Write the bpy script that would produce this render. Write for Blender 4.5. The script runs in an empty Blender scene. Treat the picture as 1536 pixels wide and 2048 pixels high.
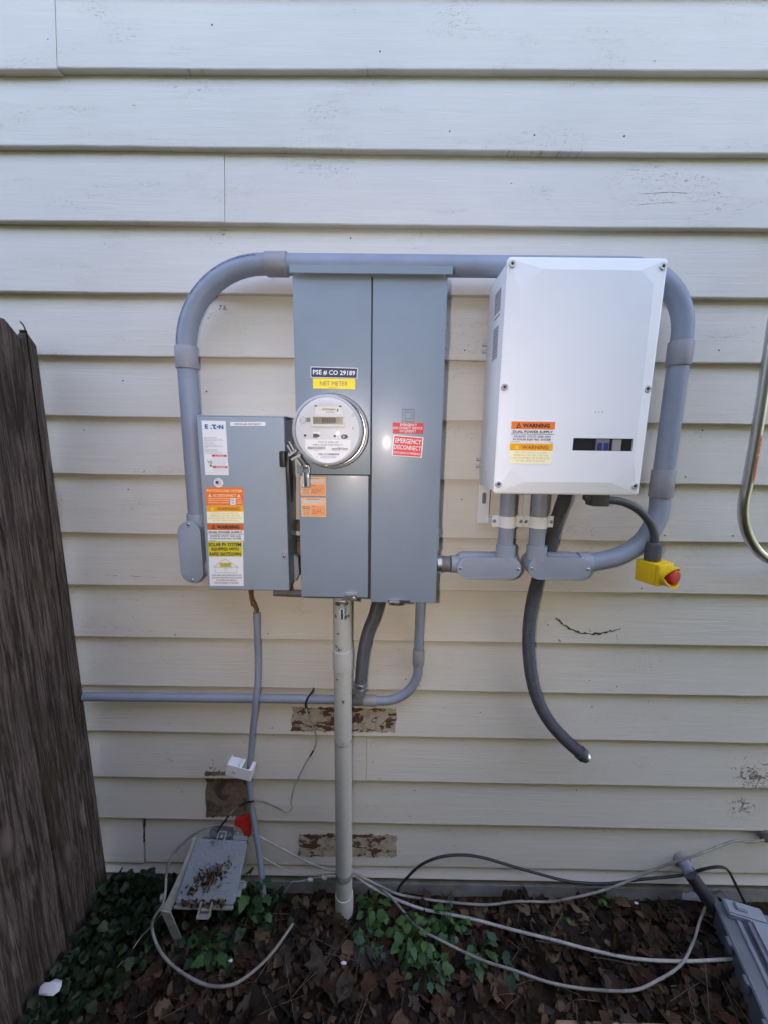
import bpy, bmesh, math, random
import numpy as np
from mathutils import Vector, Matrix, noise
from mathutils.geometry import tessellate_polygon
random.seed(7); rng = np.random.default_rng(11)
R = math.radians
sc = bpy.context.scene
col = sc.collection

# ------------------------------------------------------------------ camera
FPX, DIST, HGT = 785.0, 1.10, 1.54            # focal length in photo pixels, distance to the wall, height
PITCH, YAW, ROLL = R(9.95), R(-0.35), R(0.743)
CAM = Vector((0, -DIST, HGT))
fw = Vector((math.sin(YAW)*math.cos(PITCH), math.cos(YAW)*math.cos(PITCH), -math.sin(PITCH)))
rt0 = Vector((math.cos(YAW), -math.sin(YAW), 0)); up0 = rt0.cross(fw)
rt = math.cos(ROLL)*rt0 + math.sin(ROLL)*up0
up = -math.sin(ROLL)*rt0 + math.cos(ROLL)*up0
cd = bpy.data.cameras.new('camera'); cam = bpy.data.objects.new('camera', cd); col.objects.link(cam)
cd.sensor_fit = 'VERTICAL'; cd.sensor_height = 36; cd.lens = FPX/2048*36
cd.clip_start = .02; cd.clip_end = 500
m = Matrix((rt, up, -fw)).transposed().to_4x4(); m.translation = CAM; cam.matrix_world = m
sc.camera = cam

# ------------------------------------------------------------------ light
SUN_EL, SUN_AZ = R(40), R(20)                  # the sun stands behind the house: this side lies in open shade
w = bpy.data.worlds.new('World'); sc.world = w; w.use_nodes = True
nt = w.node_tree; bg = nt.nodes['Background']
sky = nt.nodes.new('ShaderNodeTexSky'); sky.sky_type = 'NISHITA'; sky.sun_disc = False
sky.sun_elevation = SUN_EL; sky.sun_rotation = SUN_AZ; sky.air_density = 1.0; sky.dust_density = 6.5; sky.ozone_density = 1.0
nt.links.new(sky.outputs[0], bg.inputs[0]); bg.inputs[1].default_value = .15
sd = bpy.data.lights.new('sun', 'SUN'); sd.energy = 3.0; sd.angle = R(.5); sd.color = (1, .95, .87)
so = bpy.data.objects.new('sun', sd); col.objects.link(so)
sdir = Vector((math.sin(SUN_AZ)*math.cos(SUN_EL), math.cos(SUN_AZ)*math.cos(SUN_EL), math.sin(SUN_EL)))
so.rotation_euler = sdir.to_track_quat('Z', 'Y').to_euler(); so.location = (3, 10, 12)
# the phone's lit lamp, mirrored in the meter panel right of the meter
pl = bpy.data.lights.new('phone_lamp', 'SPOT'); pl.energy = 2.3; pl.shadow_soft_size = .012; pl.color = (1, .92, .80); pl.spot_size = R(98); pl.spot_blend = 1
po = bpy.data.objects.new('phone_lamp', pl); col.objects.link(po); po.matrix_world = m; po.location = CAM + rt*(-.085) + up*.010 - fw*.01
sc.view_settings.view_transform = 'Standard'; sc.view_settings.look = 'None'
sc.view_settings.exposure = 3.35; sc.view_settings.gamma = 1
sc.view_settings.use_white_balance = True; sc.view_settings.white_balance_temperature = 6700; sc.view_settings.white_balance_tint = 21   # the phone's white balance for open shade

# ------------------------------------------------------------------ pixels to points
def ray(px, py): return (fw + rt*((px-768)/FPX) - up*((py-1024)/FPX))
def P(px, py, Y=0.0):
    d = ray(px, py); return CAM + d*((Y+DIST)/d.y)
def G(px, py, z=0.0):
    d = ray(px, py); return CAM + d*((z-HGT)/d.z)
def WG(px, py, Y=-.02, z=.012):
    p = P(px, py, Y)
    return p if p.z > z else G(px, py, z)
def rect(q, Y):
    a, b, c, d = [P(x, y, Y) for x, y in q]
    return (a.x+d.x)/2, (b.x+c.x)/2, (c.z+d.z)/2, (a.z+b.z)/2      # X0 X1 Z0 Z1
def qr(x0, y0, x1, y1): return [(x0, y0), (x1, y0), (x1, y1), (x0, y1)]

# ------------------------------------------------------------------ materials
MATS = {}
def nod(t, ty, **k):
    n = t.nodes.new(ty)
    for a, b in k.items():
        if a == 'op': n.operation = b
        else: n.inputs[a].default_value = b
    return n
def M(name, c, rough=.5, metal=0, spec=.5, c2=None, ns=8, nscale=(1, 1, 1), lo=.4, hi=.65, bump=0, bs=200, bscale=(1, 1, 1), bd=.001, coat=0, alpha=1, rvar=0):
    if name in MATS: return MATS[name]
    mt = bpy.data.materials.new(name); mt.use_nodes = True; t = mt.node_tree; L = t.links
    b = t.nodes['Principled BSDF']
    b.inputs['Base Color'].default_value = (*c, 1); b.inputs['Roughness'].default_value = rough
    b.inputs['Metallic'].default_value = metal; b.inputs['Specular IOR Level'].default_value = spec
    b.inputs['Coat Weight'].default_value = coat; b.inputs['Coat Roughness'].default_value = .13; b.inputs['Alpha'].default_value = alpha
    if c2 or bump or rvar:
        tc = nod(t, 'ShaderNodeTexCoord')
    if c2 or rvar:
        mp = nod(t, 'ShaderNodeMapping'); mp.inputs['Scale'].default_value = nscale; L.new(tc.outputs['Object'], mp.inputs[0])
        n = nod(t, 'ShaderNodeTexNoise', Scale=ns, Detail=6.0, Roughness=.62); L.new(mp.outputs[0], n.inputs['Vector'])
        mr = nod(t, 'ShaderNodeMapRange'); mr.inputs[1].default_value = lo; mr.inputs[2].default_value = hi; L.new(n.outputs[0], mr.inputs[0])
        if c2:
            mx = nod(t, 'ShaderNodeMix'); mx.data_type = 'RGBA'; mx.inputs[6].default_value = (*c, 1); mx.inputs[7].default_value = (*c2, 1)
            L.new(mr.outputs[0], mx.inputs[0]); L.new(mx.outputs[2], b.inputs['Base Color'])
        if rvar:
            mr2 = nod(t, 'ShaderNodeMapRange'); mr2.inputs[3].default_value = rough; mr2.inputs[4].default_value = rough+rvar
            L.new(n.outputs[0], mr2.inputs[0]); L.new(mr2.outputs[0], b.inputs['Roughness'])
    if bump:
        mp = nod(t, 'ShaderNodeMapping'); mp.inputs['Scale'].default_value = bscale; L.new(tc.outputs['Object'], mp.inputs[0])
        n = nod(t, 'ShaderNodeTexNoise', Scale=bs, Detail=5.0, Roughness=.6); L.new(mp.outputs[0], n.inputs['Vector'])
        bp = nod(t, 'ShaderNodeBump', Strength=bump, Distance=bd); L.new(n.outputs[0], bp.inputs['Height']); L.new(bp.outputs[0], b.inputs['Normal'])
    MATS[name] = mt; return mt

def siding_mat():
    mt = bpy.data.materials.new('siding_paint'); mt.use_nodes = True; t = mt.node_tree; L = t.links
    b = t.nodes['Principled BSDF']; b.inputs['Roughness'].default_value = .62; b.inputs['Specular IOR Level'].default_value = .3
    tc = nod(t, 'ShaderNodeTexCoord')
    def mapped(s):
        mp = nod(t, 'ShaderNodeMapping'); mp.inputs['Scale'].default_value = s; L.new(tc.outputs['Object'], mp.inputs[0]); return mp.outputs[0]
    def nz(s, scale, det=6., dist=0., ro=.6):
        n = nod(t, 'ShaderNodeTexNoise', Scale=scale, Detail=det, Distortion=dist, Roughness=ro); L.new(mapped(s), n.inputs['Vector']); return n.outputs[0]
    def rng_(v, a, c, d=0., e=1.):
        mr = nod(t, 'ShaderNodeMapRange'); L.new(v, mr.inputs[0])
        for i, x in zip((1, 2, 3, 4), (a, c, d, e)): mr.inputs[i].default_value = x
        return mr.outputs[0]
    def mul(x, y, op='MULTIPLY'):
        n = nod(t, 'ShaderNodeMath', op=op)
        for i, v in enumerate((x, y)):
            if isinstance(v, float): n.inputs[i].default_value = v
            else: L.new(v, n.inputs[i])
        return n.outputs[0]
    def mixc(f, a, c):
        mx = nod(t, 'ShaderNodeMix'); mx.data_type = 'RGBA'; L.new(f, mx.inputs[0])
        for i, v in ((6, a), (7, c)):
            if isinstance(v, tuple): mx.inputs[i].default_value = (*v, 1)
            else: L.new(v, mx.inputs[i])
        return mx.outputs[2]
    grain = nz((2.2, 1, 55), 1.6, 8., 1.1)
    fine = nz((12, 1, 160), 2.2, 5., .3)
    peel = mul(rng_(nz((3.0, 1, 9), 1.1, 3., .5), .525, .65), rng_(nz((30, 1, 100), 1.5, 6., 2.4, .7), .58, .62))
    big = nz((1, 1, 1.6), 1.7, 4.)
    speck = rng_(nz((1, 1, 1.6), 48, 2.5, .4), .755, .78)
    # worn places with a shape of their own (bird or plant debris at lower right, old ivy marks low on the wall)
    sep = nod(t, 'ShaderNodeSeparateXYZ'); L.new(tc.outputs['Object'], sep.inputs[0])
    spots = None
    for (px, py, rad, am) in ((1508, 1555, .10, .26), (1488, 1618, .075, .24), (610, 1490, .07, .09), (335, 1520, .05, .12), (760, 1480, .1, .09), (1180, 1262, .05, .10), (485, 1480, .05, .1), (430, 1540, .05, .2)):
        c = P(px, py, 0)
        dx = mul(mul(sep.outputs[0], c.x, 'SUBTRACT'), .75); dz = mul(sep.outputs[2], c.z, 'SUBTRACT')
        d = mul(mul(mul(dx, dx), mul(dz, dz), 'ADD'), .5, 'POWER')
        v = rng_(d, 0., rad, am, 0.)
        spots = v if spots is None else mul(spots, v, 'MAXIMUM')
    dn = nz((38, 1, 60), 1.3, 7., 1.5, .68)
    stain = rng_(mul(dn, spots, 'ADD'), .70, .76)
    base = mixc(rng_(big, .35, .7), (.665, .622, .555), (.605, .57, .51))
    base = mixc(rng_(grain, .30, .75, 0., .35), base, (.53, .505, .455))
    base = mixc(mul(peel, .7), base, (.30, .25, .19))
    base = mixc(mul(speck, .8), base, (.16, .12, .09))
    base = mixc(mul(stain, .85), base, (.10, .055, .03))
    L.new(base, b.inputs['Base Color'])
    h = mul(mul(mul(grain, .8), mul(fine, .35), 'ADD'), mul(mul(peel, .9), mul(speck, .5), 'ADD'), 'SUBTRACT')
    bp = nod(t, 'ShaderNodeBump', Strength=.5, Distance=.0026); L.new(h, bp.inputs['Height']); L.new(bp.outputs[0], b.inputs['Normal'])
    return mt
SIDING = siding_mat()

def wood_mat(name, dark, light, green):
    mt = bpy.data.materials.new(name); mt.use_nodes = True; t = mt.node_tree; L = t.links
    b = t.nodes['Principled BSDF']; b.inputs['Roughness'].default_value = .85; b.inputs['Specular IOR Level'].default_value = .15
    tc = nod(t, 'ShaderNodeTexCoord'); oi = nod(t, 'ShaderNodeObjectInfo')
    ad = nod(t, 'ShaderNodeVectorMath'); ad.operation = 'ADD'; L.new(tc.outputs['Object'], ad.inputs[0])
    cx = nod(t, 'ShaderNodeCombineXYZ'); ml = nod(t, 'ShaderNodeMath', op='MULTIPLY'); ml.inputs[1].default_value = 3.7; L.new(oi.outputs['Random'], ml.inputs[0])
    L.new(ml.outputs[0], cx.inputs[1]); L.new(ml.outputs[0], cx.inputs[2]); L.new(cx.outputs[0], ad.inputs[1])
    def nz(s, scale, det, dist):
        mp = nod(t, 'ShaderNodeMapping'); mp.inputs['Scale'].default_value = s; L.new(ad.outputs[0], mp.inputs[0])
        n = nod(t, 'ShaderNodeTexNoise', Scale=scale, Detail=det, Distortion=dist, Roughness=.65); L.new(mp.outputs[0], n.inputs['Vector']); return n.outputs[0]
    g1 = nz((1, 38, 2.2), 1.6, 7., 1.6); g2 = nz((1, 170, 3.2), 1.6, 5., 1.0); blot = nz((1, 6, 2.5), 1.4, 4., .8); mo = nz((1, 5, 3), 1.2, 5., .5)
    # knots: distance rings of a sparse voronoi
    mp = nod(t, 'ShaderNodeMapping'); mp.inputs['Scale'].default_value = (0, 9, 4.2); L.new(ad.outputs[0], mp.inputs[0])
    vo = nod(t, 'ShaderNodeTexVoronoi', Scale=1.0, Randomness=1.0); L.new(mp.outputs[0], vo.inputs['Vector'])
    kn = nod(t, 'ShaderNodeMapRange'); kn.inputs[1].default_value = .12; kn.inputs[2].default_value = .26; kn.inputs[3].default_value = 1; kn.inputs[4].default_value = 0; L.new(vo.outputs['Distance'], kn.inputs[0])
    def ramp(v, a, c):
        mr = nod(t, 'ShaderNodeMapRange'); mr.inputs[1].default_value = a; mr.inputs[2].default_value = c; L.new(v, mr.inputs[0]); return mr.outputs[0]
    def mixc(f, a, c, k=1.):
        mx = nod(t, 'ShaderNodeMix'); mx.data_type = 'RGBA'
        mm = nod(t, 'ShaderNodeMath', op='MULTIPLY'); mm.inputs[1].default_value = k; L.new(f, mm.inputs[0]); L.new(mm.outputs[0], mx.inputs[0])
        for i, v in ((6, a), (7, c)):
            if isinstance(v, tuple): mx.inputs[i].default_value = (*v, 1)
            else: L.new(v, mx.inputs[i])
        return mx.outputs[2]
    c = mixc(ramp(g1, .42, .58), dark, light); c = mixc(ramp(g2, .50, .58), c, tuple(x*.45 for x in dark), .7)
    c = mixc(ramp(blot, .5, .72), c, tuple(x*.5 for x in dark), .7); c = mixc(ramp(mo, .52, .68), c, green, .55)
    c = mixc(kn.outputs[0], c, tuple(min(1, x*1.6) for x in light), .8)
    kd = nod(t, 'ShaderNodeMapRange'); kd.inputs[1].default_value = .05; kd.inputs[2].default_value = .09; kd.inputs[3].default_value = 1; kd.inputs[4].default_value = 0; L.new(vo.outputs['Distance'], kd.inputs[0])
    c = mixc(kd.outputs[0], c, tuple(x*.5 for x in dark), .8)
    L.new(c, b.inputs['Base Color'])
    a2 = nod(t, 'ShaderNodeMath', op='ADD'); L.new(g1, a2.inputs[0]); L.new(g2, a2.inputs[1])
    bp = nod(t, 'ShaderNodeBump', Strength=.9, Distance=.005); L.new(a2.outputs[0], bp.inputs['Height']); L.new(bp.outputs[0], b.inputs['Normal'])
    return mt
FENCE = wood_mat('weathered_cedar', (.058, .044, .037), (.18, .143, .122), (.045, .043, .018))

def chipped(name, paint, under, ns, lo, hi, nscale=(1, 1, 1), rough=.6, mid=None):
    """paint with flaked-off places: sharp edged islands of what lies under it"""
    mt = bpy.data.materials.new(name); mt.use_nodes = True; t = mt.node_tree; L = t.links
    b = t.nodes['Principled BSDF']; b.inputs['Roughness'].default_value = rough
    tc = nod(t, 'ShaderNodeTexCoord'); mp = nod(t, 'ShaderNodeMapping'); mp.inputs['Scale'].default_value = nscale; L.new(tc.outputs['Object'], mp.inputs[0])
    n = nod(t, 'ShaderNodeTexNoise', Scale=ns, Detail=5., Roughness=.62, Distortion=.5); L.new(mp.outputs[0], n.inputs['Vector'])
    mr = nod(t, 'ShaderNodeMapRange'); mr.inputs[1].default_value = lo; mr.inputs[2].default_value = hi; L.new(n.outputs[0], mr.inputs[0])
    n2 = nod(t, 'ShaderNodeTexNoise', Scale=ns*4.5, Detail=6., Roughness=.7); L.new(tc.outputs['Object'], n2.inputs['Vector'])
    mr2 = nod(t, 'ShaderNodeMapRange'); mr2.inputs[1].default_value = .48; mr2.inputs[2].default_value = .62; L.new(n2.outputs[0], mr2.inputs[0])
    ma = nod(t, 'ShaderNodeMix'); ma.data_type = 'RGBA'; ma.inputs[6].default_value = (*paint, 1); ma.inputs[7].default_value = (*(mid or paint), 1); L.new(mr2.outputs[0], ma.inputs[0])
    mx = nod(t, 'ShaderNodeMix'); mx.data_type = 'RGBA'; L.new(ma.outputs[2], mx.inputs[6]); mx.inputs[7].default_value = (*under, 1); L.new(mr.outputs[0], mx.inputs[0]); L.new(mx.outputs[2], b.inputs['Base Color'])
    bp = nod(t, 'ShaderNodeBump', Strength=.7, Distance=.0012); bp.invert = True; L.new(mr.outputs[0], bp.inputs['Height']); L.new(bp.outputs[0], b.inputs['Normal'])
    return mt

STEEL = M('grey_enamel', (.222, .272, .330), .33, 0, .5, c2=(.196, .242, .296), ns=3.2, bump=.10, bs=420, bd=.0005, coat=.07, rvar=.08)
STEEL2 = M('light_grey_enamel', (.295, .350, .400), .36, 0, .5, c2=(.265, .316, .366), ns=3.6, bump=.08, bs=500, bd=.0004, rvar=.08)
SEAM = M('dark_seam', (.035, .035, .04), .7)
PVC = M('grey_pvc', (.245, .280, .355), .42, 0, .45, c2=(.22, .253, .32), ns=14, bump=.04, bs=90, bd=.0006, rvar=.12)
PVCL = M('grey_pvc_fitting', (.285, .32, .385), .40, 0, .45, c2=(.26, .295, .355), ns=18, rvar=.12)
PVCB = M('grey_pvc_coupling', (.285, .285, .31), .42, 0, .45, c2=(.25, .25, .275), ns=22, rvar=.12)
WHITE = M('white_powder_coat', (.80, .81, .83), .38, 0, .4, c2=(.77, .775, .79), ns=4, bump=.05, bs=700, bd=.0003, rvar=.08)
WHITEM = M('white_bracket', (.70, .70, .72), .45)
FLEX = M('dark_flex_jacket', (.052, .056, .068), .5, 0, .4, c2=(.07, .073, .085), ns=30)
FLEXL = M('charcoal_cord', (.075, .08, .085), .5, 0, .4)
ZINC = M('zinc', (.62, .64, .66), .28, 1, c2=(.45, .46, .48), ns=60, rvar=.2)
CHROME = M('brushed_steel', (.60, .60, .61), .22, 1, rvar=.15, ns=40, nscale=(1, 1, .2), c2=(.5, .5, .51))
COPPER = M('tarnished_copper', (.16, .065, .03), .6, .4, c2=(.30, .15, .06), ns=160)
BLACK = M('black_plastic', (.012, .012, .013), .4)
RISER = chipped('painted_riser', (.46, .455, .415), (.15, .155, .165), 16, .70, .715, (1, 1, 1), .55, mid=(.43, .425, .385))
RISERP = chipped('bare_ring_on_riser', (.22, .225, .235), (.40, .40, .37), 30, .5, .54, (1, 1, 2), .6)
BARE = chipped('flaking_old_paint', (.40, .34, .26), (.095, .042, .024), 15, .515, .535, (1, 1, 2.0), .8, mid=(.25, .20, .145))
BARE2 = chipped('bare_brown_wood', (.16, .115, .075), (.07, .05, .035), 18, .5, .62, (1, 1, .8), .9, mid=(.22, .165, .11))
YELLOW = M('yellow_plastic', (.80, .52, .01), .38)
RED = M('red_button', (.50, .02, .015), .35)
REDTAG = M('red_plastic_tag', (.55, .02, .015), .5)
CABLE = M('white_cable', (.40, .39, .37), .55, c2=(.27, .26, .24), ns=25)
CABLED = M('dirty_white_cable', (.27, .26, .235), .6, c2=(.15, .14, .12), ns=22)
CABLEK = M('black_cable', (.012, .012, .014), .45)
NIDM = M('grey_box_plastic', (.24, .265, .29), .5, c2=(.19, .21, .23), ns=12)
NIDD = chipped('dirty_box_lid', (.235, .265, .295), (.075, .045, .03), 34, .60, .70, (1, 1, 1), .55, mid=(.195, .22, .24))
NIDL = M('pale_box_plastic', (.30, .30, .265), .55, c2=(.22, .22, .185), ns=25)
UTIL = M('blue_grey_cabinet_plastic', (.27, .30, .345), .45, c2=(.22, .245, .285), ns=9)
UTILD = M('dark_grey_cabinet_plastic', (.15, .17, .195), .5, c2=(.11, .125, .145), ns=9)
FOUND = M('concrete_foundation', (.30, .295, .28), .9, c2=(.20, .195, .18), ns=12, bump=.6, bs=60, bd=.004)
SOIL = M('dark_soil', (.022, .013, .008), .95, 0, .1, c2=(.042, .026, .016), ns=30, bump=1, bs=70, bd=.012)
TAN = M('weathered_board', (.26, .18, .12), .8, c2=(.18, .115, .075), ns=20, nscale=(1, 6, 1))
GLASS = M('clear_cover', (.45, .47, .5), .06, 0, .6, alpha=.07)
PANE = M('window_pane', (.05, .05, .06), .05, 0, .6, alpha=.14)
BAGM = M('clear_film', (.75, .8, .85), .2, 0, .6, alpha=.35)
BLOCKER = M('blocker_green', (.03, .045, .018), .9, c2=(.015, .025, .01), ns=6)
SHELL = M('house_shell', (.55, .53, .46), .8)
def flat(name, c, rough=.5): return M('print_'+name, c, rough)
INK = flat('black', (.02, .02, .022)); PW = flat('white', (.78, .78, .80)); PYEL = flat('yellow', (.85, .66, .02)); PNAVY = flat('navy', (.02, .028, .075))
PRED = flat('red', (.60, .035, .05)); PREDB = flat('bright_red', (.72, .05, .06)); POR = flat('orange', (.86, .19, .035)); POR2 = flat('amber', (.90, .38, .02))
PPEACH = flat('peach', (.86, .45, .24)); PPEACH2 = flat('deep_peach', (.84, .33, .12)); PBURNT = flat('burnt_orange', (.62, .14, .03)); PCREAM = flat('cream', (.90, .84, .50))
POLIVE = flat('olive_yellow', (.62, .56, .03)); PBLUE = flat('blue', (.01, .12, .35)); PGREY = flat('grey', (.42, .43, .46)); PGOLD = flat('gold', (.80, .50, .05))
PLGREY = flat('pale_grey', (.55, .56, .60)); PDGREY = flat('dark_grey', (.16, .16, .18)); PPALE = flat('pale_yellow', (.92, .88, .60)); PFAINT = flat('faint_tan', (.62, .52, .28))
PLAV = flat('lavender', (.50, .46, .60)); LCD = M('lcd_glass', (.27, .215, .13), .25); PEMB = M('embossed_enamel', (.33, .36, .40), .35); PEMBD = M('embossed_enamel_shadow_side', (.20, .225, .25), .35)
FACE = M('meter_face', (.62, .635, .67), .45)
LBLUE = M('blue_breaker_toggle', (.02, .06, .28), .4); LGREY = M('breaker_grey', (.26, .27, .29), .5); LWHITE = M('breaker_white', (.5, .5, .48), .5)

# ------------------------------------------------------------------ object helpers
def tag(o, label=None, cat=None, group=None, kind=None):
    if label: o['label'] = label
    if cat: o['category'] = cat
    if group: o['group'] = group
    if kind: o['kind'] = kind
    return o
def thing(name, label, cat, loc=(0, 0, 0), group=None):
    o = bpy.data.objects.new(name, None); col.objects.link(o); o.location = loc; o.empty_display_size = .05
    return tag(o, label, cat, group)
def rootloc(o):
    while o.parent: o = o.parent
    return o.location
def setmesh(me, ang=35):
    for p in me.polygons: p.use_smooth = True
    me.set_sharp_from_angle(angle=R(ang))
def obj(name, bm, mat, parent=None, ang=35, norm=True):
    me = bpy.data.meshes.new(name)
    if norm: bmesh.ops.recalc_face_normals(bm, faces=bm.faces)
    if parent: off = -rootloc(parent)
    else:
        lo = Vector([min(v.co[i] for v in bm.verts) for i in range(3)]); hi = Vector([max(v.co[i] for v in bm.verts) for i in range(3)])
        off = -Vector(((lo.x+hi.x)/2, (lo.y+hi.y)/2, lo.z))
    bmesh.ops.translate(bm, verts=bm.verts, vec=off)
    bm.to_mesh(me); bm.free(); setmesh(me, ang)
    for mm in (mat if isinstance(mat, (list, tuple)) else [mat]): me.materials.append(mm)
    o = bpy.data.objects.new(name, me); col.objects.link(o)
    if parent: o.parent = parent
    else: o.location = -off
    return o
def B(): return bmesh.new()
def add_box(bm, x0, x1, y0, y1, z0, z1, bev=0, seg=2, mtx=None):
    r = bmesh.ops.create_cube(bm, size=1)
    vs = r['verts']
    for v in vs: v.co = Vector(((x0+x1)/2+v.co.x*(x1-x0), (y0+y1)/2+v.co.y*(y1-y0), (z0+z1)/2+v.co.z*(z1-z0)))
    if bev:
        es = list({e for v in vs for e in v.link_edges})
        rr = bmesh.ops.bevel(bm, geom=es, offset=bev, segments=seg, affect='EDGES', profile=.6)
        vs = list({v for f in rr['faces'] for v in f.verts} | {v for v in vs if v.is_valid})
    if mtx is not None: bmesh.ops.transform(bm, matrix=mtx, verts=[v for v in vs if v.is_valid])
    return bm
def box(*a, **k): return add_box(B(), *a, **k)
def catmull(pts, n=10):
    pts = [Vector(p) for p in pts]
    if len(pts) < 3: return pts
    q = [pts[0]*2-pts[1]] + pts + [pts[-1]*2-pts[-2]]; out = []
    for i in range(1, len(q)-2):
        p0, p1, p2, p3 = q[i-1:i+3]
        for k in range(n):
            t = k/n; out.append(.5*((2*p1)+(p2-p0)*t+(2*p0-5*p1+4*p2-p3)*t*t+(3*p1-p0-3*p2+p3)*t**3))
    return out+[pts[-1]]
def resample(pts, step):
    d = [0]
    for a, b in zip(pts, pts[1:]): d.append(d[-1]+(b-a).length)
    n = max(2, int(d[-1]/step)); out = []; j = 0
    for k in range(n+1):
        s = d[-1]*k/n
        while j < len(d)-2 and d[j+1] < s: j += 1
        u = 0 if d[j+1] == d[j] else (s-d[j])/(d[j+1]-d[j]); out.append(pts[j].lerp(pts[j+1], u))
    return out
def add_tube(bm, pts, r, sides=14, cap=True):
    n = len(pts); rs = r if isinstance(r, (list, tuple)) else [r]*n
    tg = [(pts[min(i+1, n-1)]-pts[max(i-1, 0)]).normalized() for i in range(n)]
    u = tg[0].orthogonal().normalized(); rings = []
    for i in range(n):
        u = (u-tg[i]*u.dot(tg[i])).normalized(); v = tg[i].cross(u)
        rings.append([bm.verts.new(pts[i]+(u*math.cos(a)+v*math.sin(a))*rs[i]) for a in [2*math.pi*k/sides for k in range(sides)]])
    for a, b in zip(rings, rings[1:]):
        for k in range(sides): bm.faces.new((a[k], a[(k+1) % sides], b[(k+1) % sides], b[k]))
    if cap: bm.faces.new(rings[0][::-1]); bm.faces.new(rings[-1])
    return bm
def tube(pts, r, sides=14, smooth=10, step=None):
    p = catmull(pts, smooth) if smooth else [Vector(x) for x in pts]
    if step: p = resample(p, step)
    return add_tube(B(), p, r, sides)
def ribbed(pts, r, pitch=.0052, amp=.0009, sides=16):
    p = resample(catmull(pts, 10), pitch/2); return add_tube(B(), p, [r+(amp if i % 2 else -amp) for i in range(len(p))], sides)
def add_lathe(bm, o, ax, prof, sides=24, cap=True):
    o = Vector(o); ax = Vector(ax).normalized(); u = ax.orthogonal().normalized(); v = ax.cross(u); rings = []
    for t, r in prof:
        if r <= 1e-6: rings.append([bm.verts.new(o+ax*t)])
        else: rings.append([bm.verts.new(o+ax*t+(u*math.cos(a)+v*math.sin(a))*r) for a in [2*math.pi*k/sides for k in range(sides)]])
    for a, b in zip(rings, rings[1:]):
        for k in range(sides):
            k2 = (k+1) % sides
            if len(a) == 1 and len(b) == 1: continue
            if len(a) == 1: bm.faces.new((a[0], b[k], b[k2]))
            elif len(b) == 1: bm.faces.new((a[k], a[k2], b[0]))
            else: bm.faces.new((a[k], a[k2], b[k2], b[k]))
    for rg in (rings[0], rings[-1]):
        if cap and len(rg) > 1: bm.faces.new(rg)
    return bm
def lathe(o, ax, prof, sides=24, cap=True): return add_lathe(B(), o, ax, prof, sides, cap)
def add_prism(bm, outl, y0, y1, bev=0, seg=2):
    """outline of (x,z), front at y0, back at y1"""
    f = [bm.verts.new((x, y0, z)) for x, z in outl]; b = [bm.verts.new((x, y1, z)) for x, z in outl]
    ff = bm.faces.new(f); bm.faces.new(b[::-1]); n = len(f)
    for i in range(n): bm.faces.new((f[i], b[i], b[(i+1) % n], f[(i+1) % n]))
    if bev: bmesh.ops.bevel(bm, geom=list(ff.edges), offset=bev, segments=seg, affect='EDGES', profile=.6)
    return bm
def prism(*a, **k): return add_prism(B(), *a, **k)
def stadium(cx, cz, w_, h_, n=10):
    out = []; horiz = w_ > h_; r = min(w_, h_)/2; l = max(w_, h_)/2-r
    for s in (1, -1):
        for k in range(n+1):
            a = -math.pi/2+math.pi*k/n
            x, z = s*(l+r*math.cos(a)), s*r*math.sin(a)
            out.append((cx+x, cz+z) if horiz else (cx-z, cz+x))
    return out
def circ(cx, cz, r, n=28): return [(cx+r*math.cos(2*math.pi*k/n), cz+r*math.sin(2*math.pi*k/n)) for k in range(n)]
def screw(parent, p, r=.0045, mat=ZINC, name='screw', ax=(0, -1, 0)):
    p = Vector(p)
    bm = lathe(p, ax, [(-.001, r), (.0012, r), (.0022, r*.75), (.0022, r*.35), (.0012, r*.3), (.0012, 0)], 12)
    return obj(name, bm, mat, parent)

# ---- flat print: stickers and lettering
def text_bm(bm, s, mp, u0, v0, u1, v1, bold=0.0):
    c = bpy.data.curves.new('t', 'FONT'); c.body = s; c.size = 1; c.offset = bold+.006; c.resolution_u = 2
    o = bpy.data.objects.new('t', c); col.objects.link(o)
    me = bpy.data.meshes.new_from_object(o.evaluated_get(bpy.context.evaluated_depsgraph_get()))
    xs = [v.co.x for v in me.vertices]; ys = [v.co.y for v in me.vertices]
    x0, x1, y0, y1 = min(xs), max(xs), min(ys), max(ys)
    vs = [bm.verts.new(mp(u0+(u1-u0)*(v.co.x-x0)/(x1-x0), v1-(v1-v0)*(v.co.y-y0)/(y1-y0))) for v in me.vertices]
    for p in me.polygons:
        try: bm.faces.new([vs[i] for i in p.vertices])
        except ValueError: pass
    bpy.data.objects.remove(o); bpy.data.curves.remove(c); bpy.data.meshes.remove(me)
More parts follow.
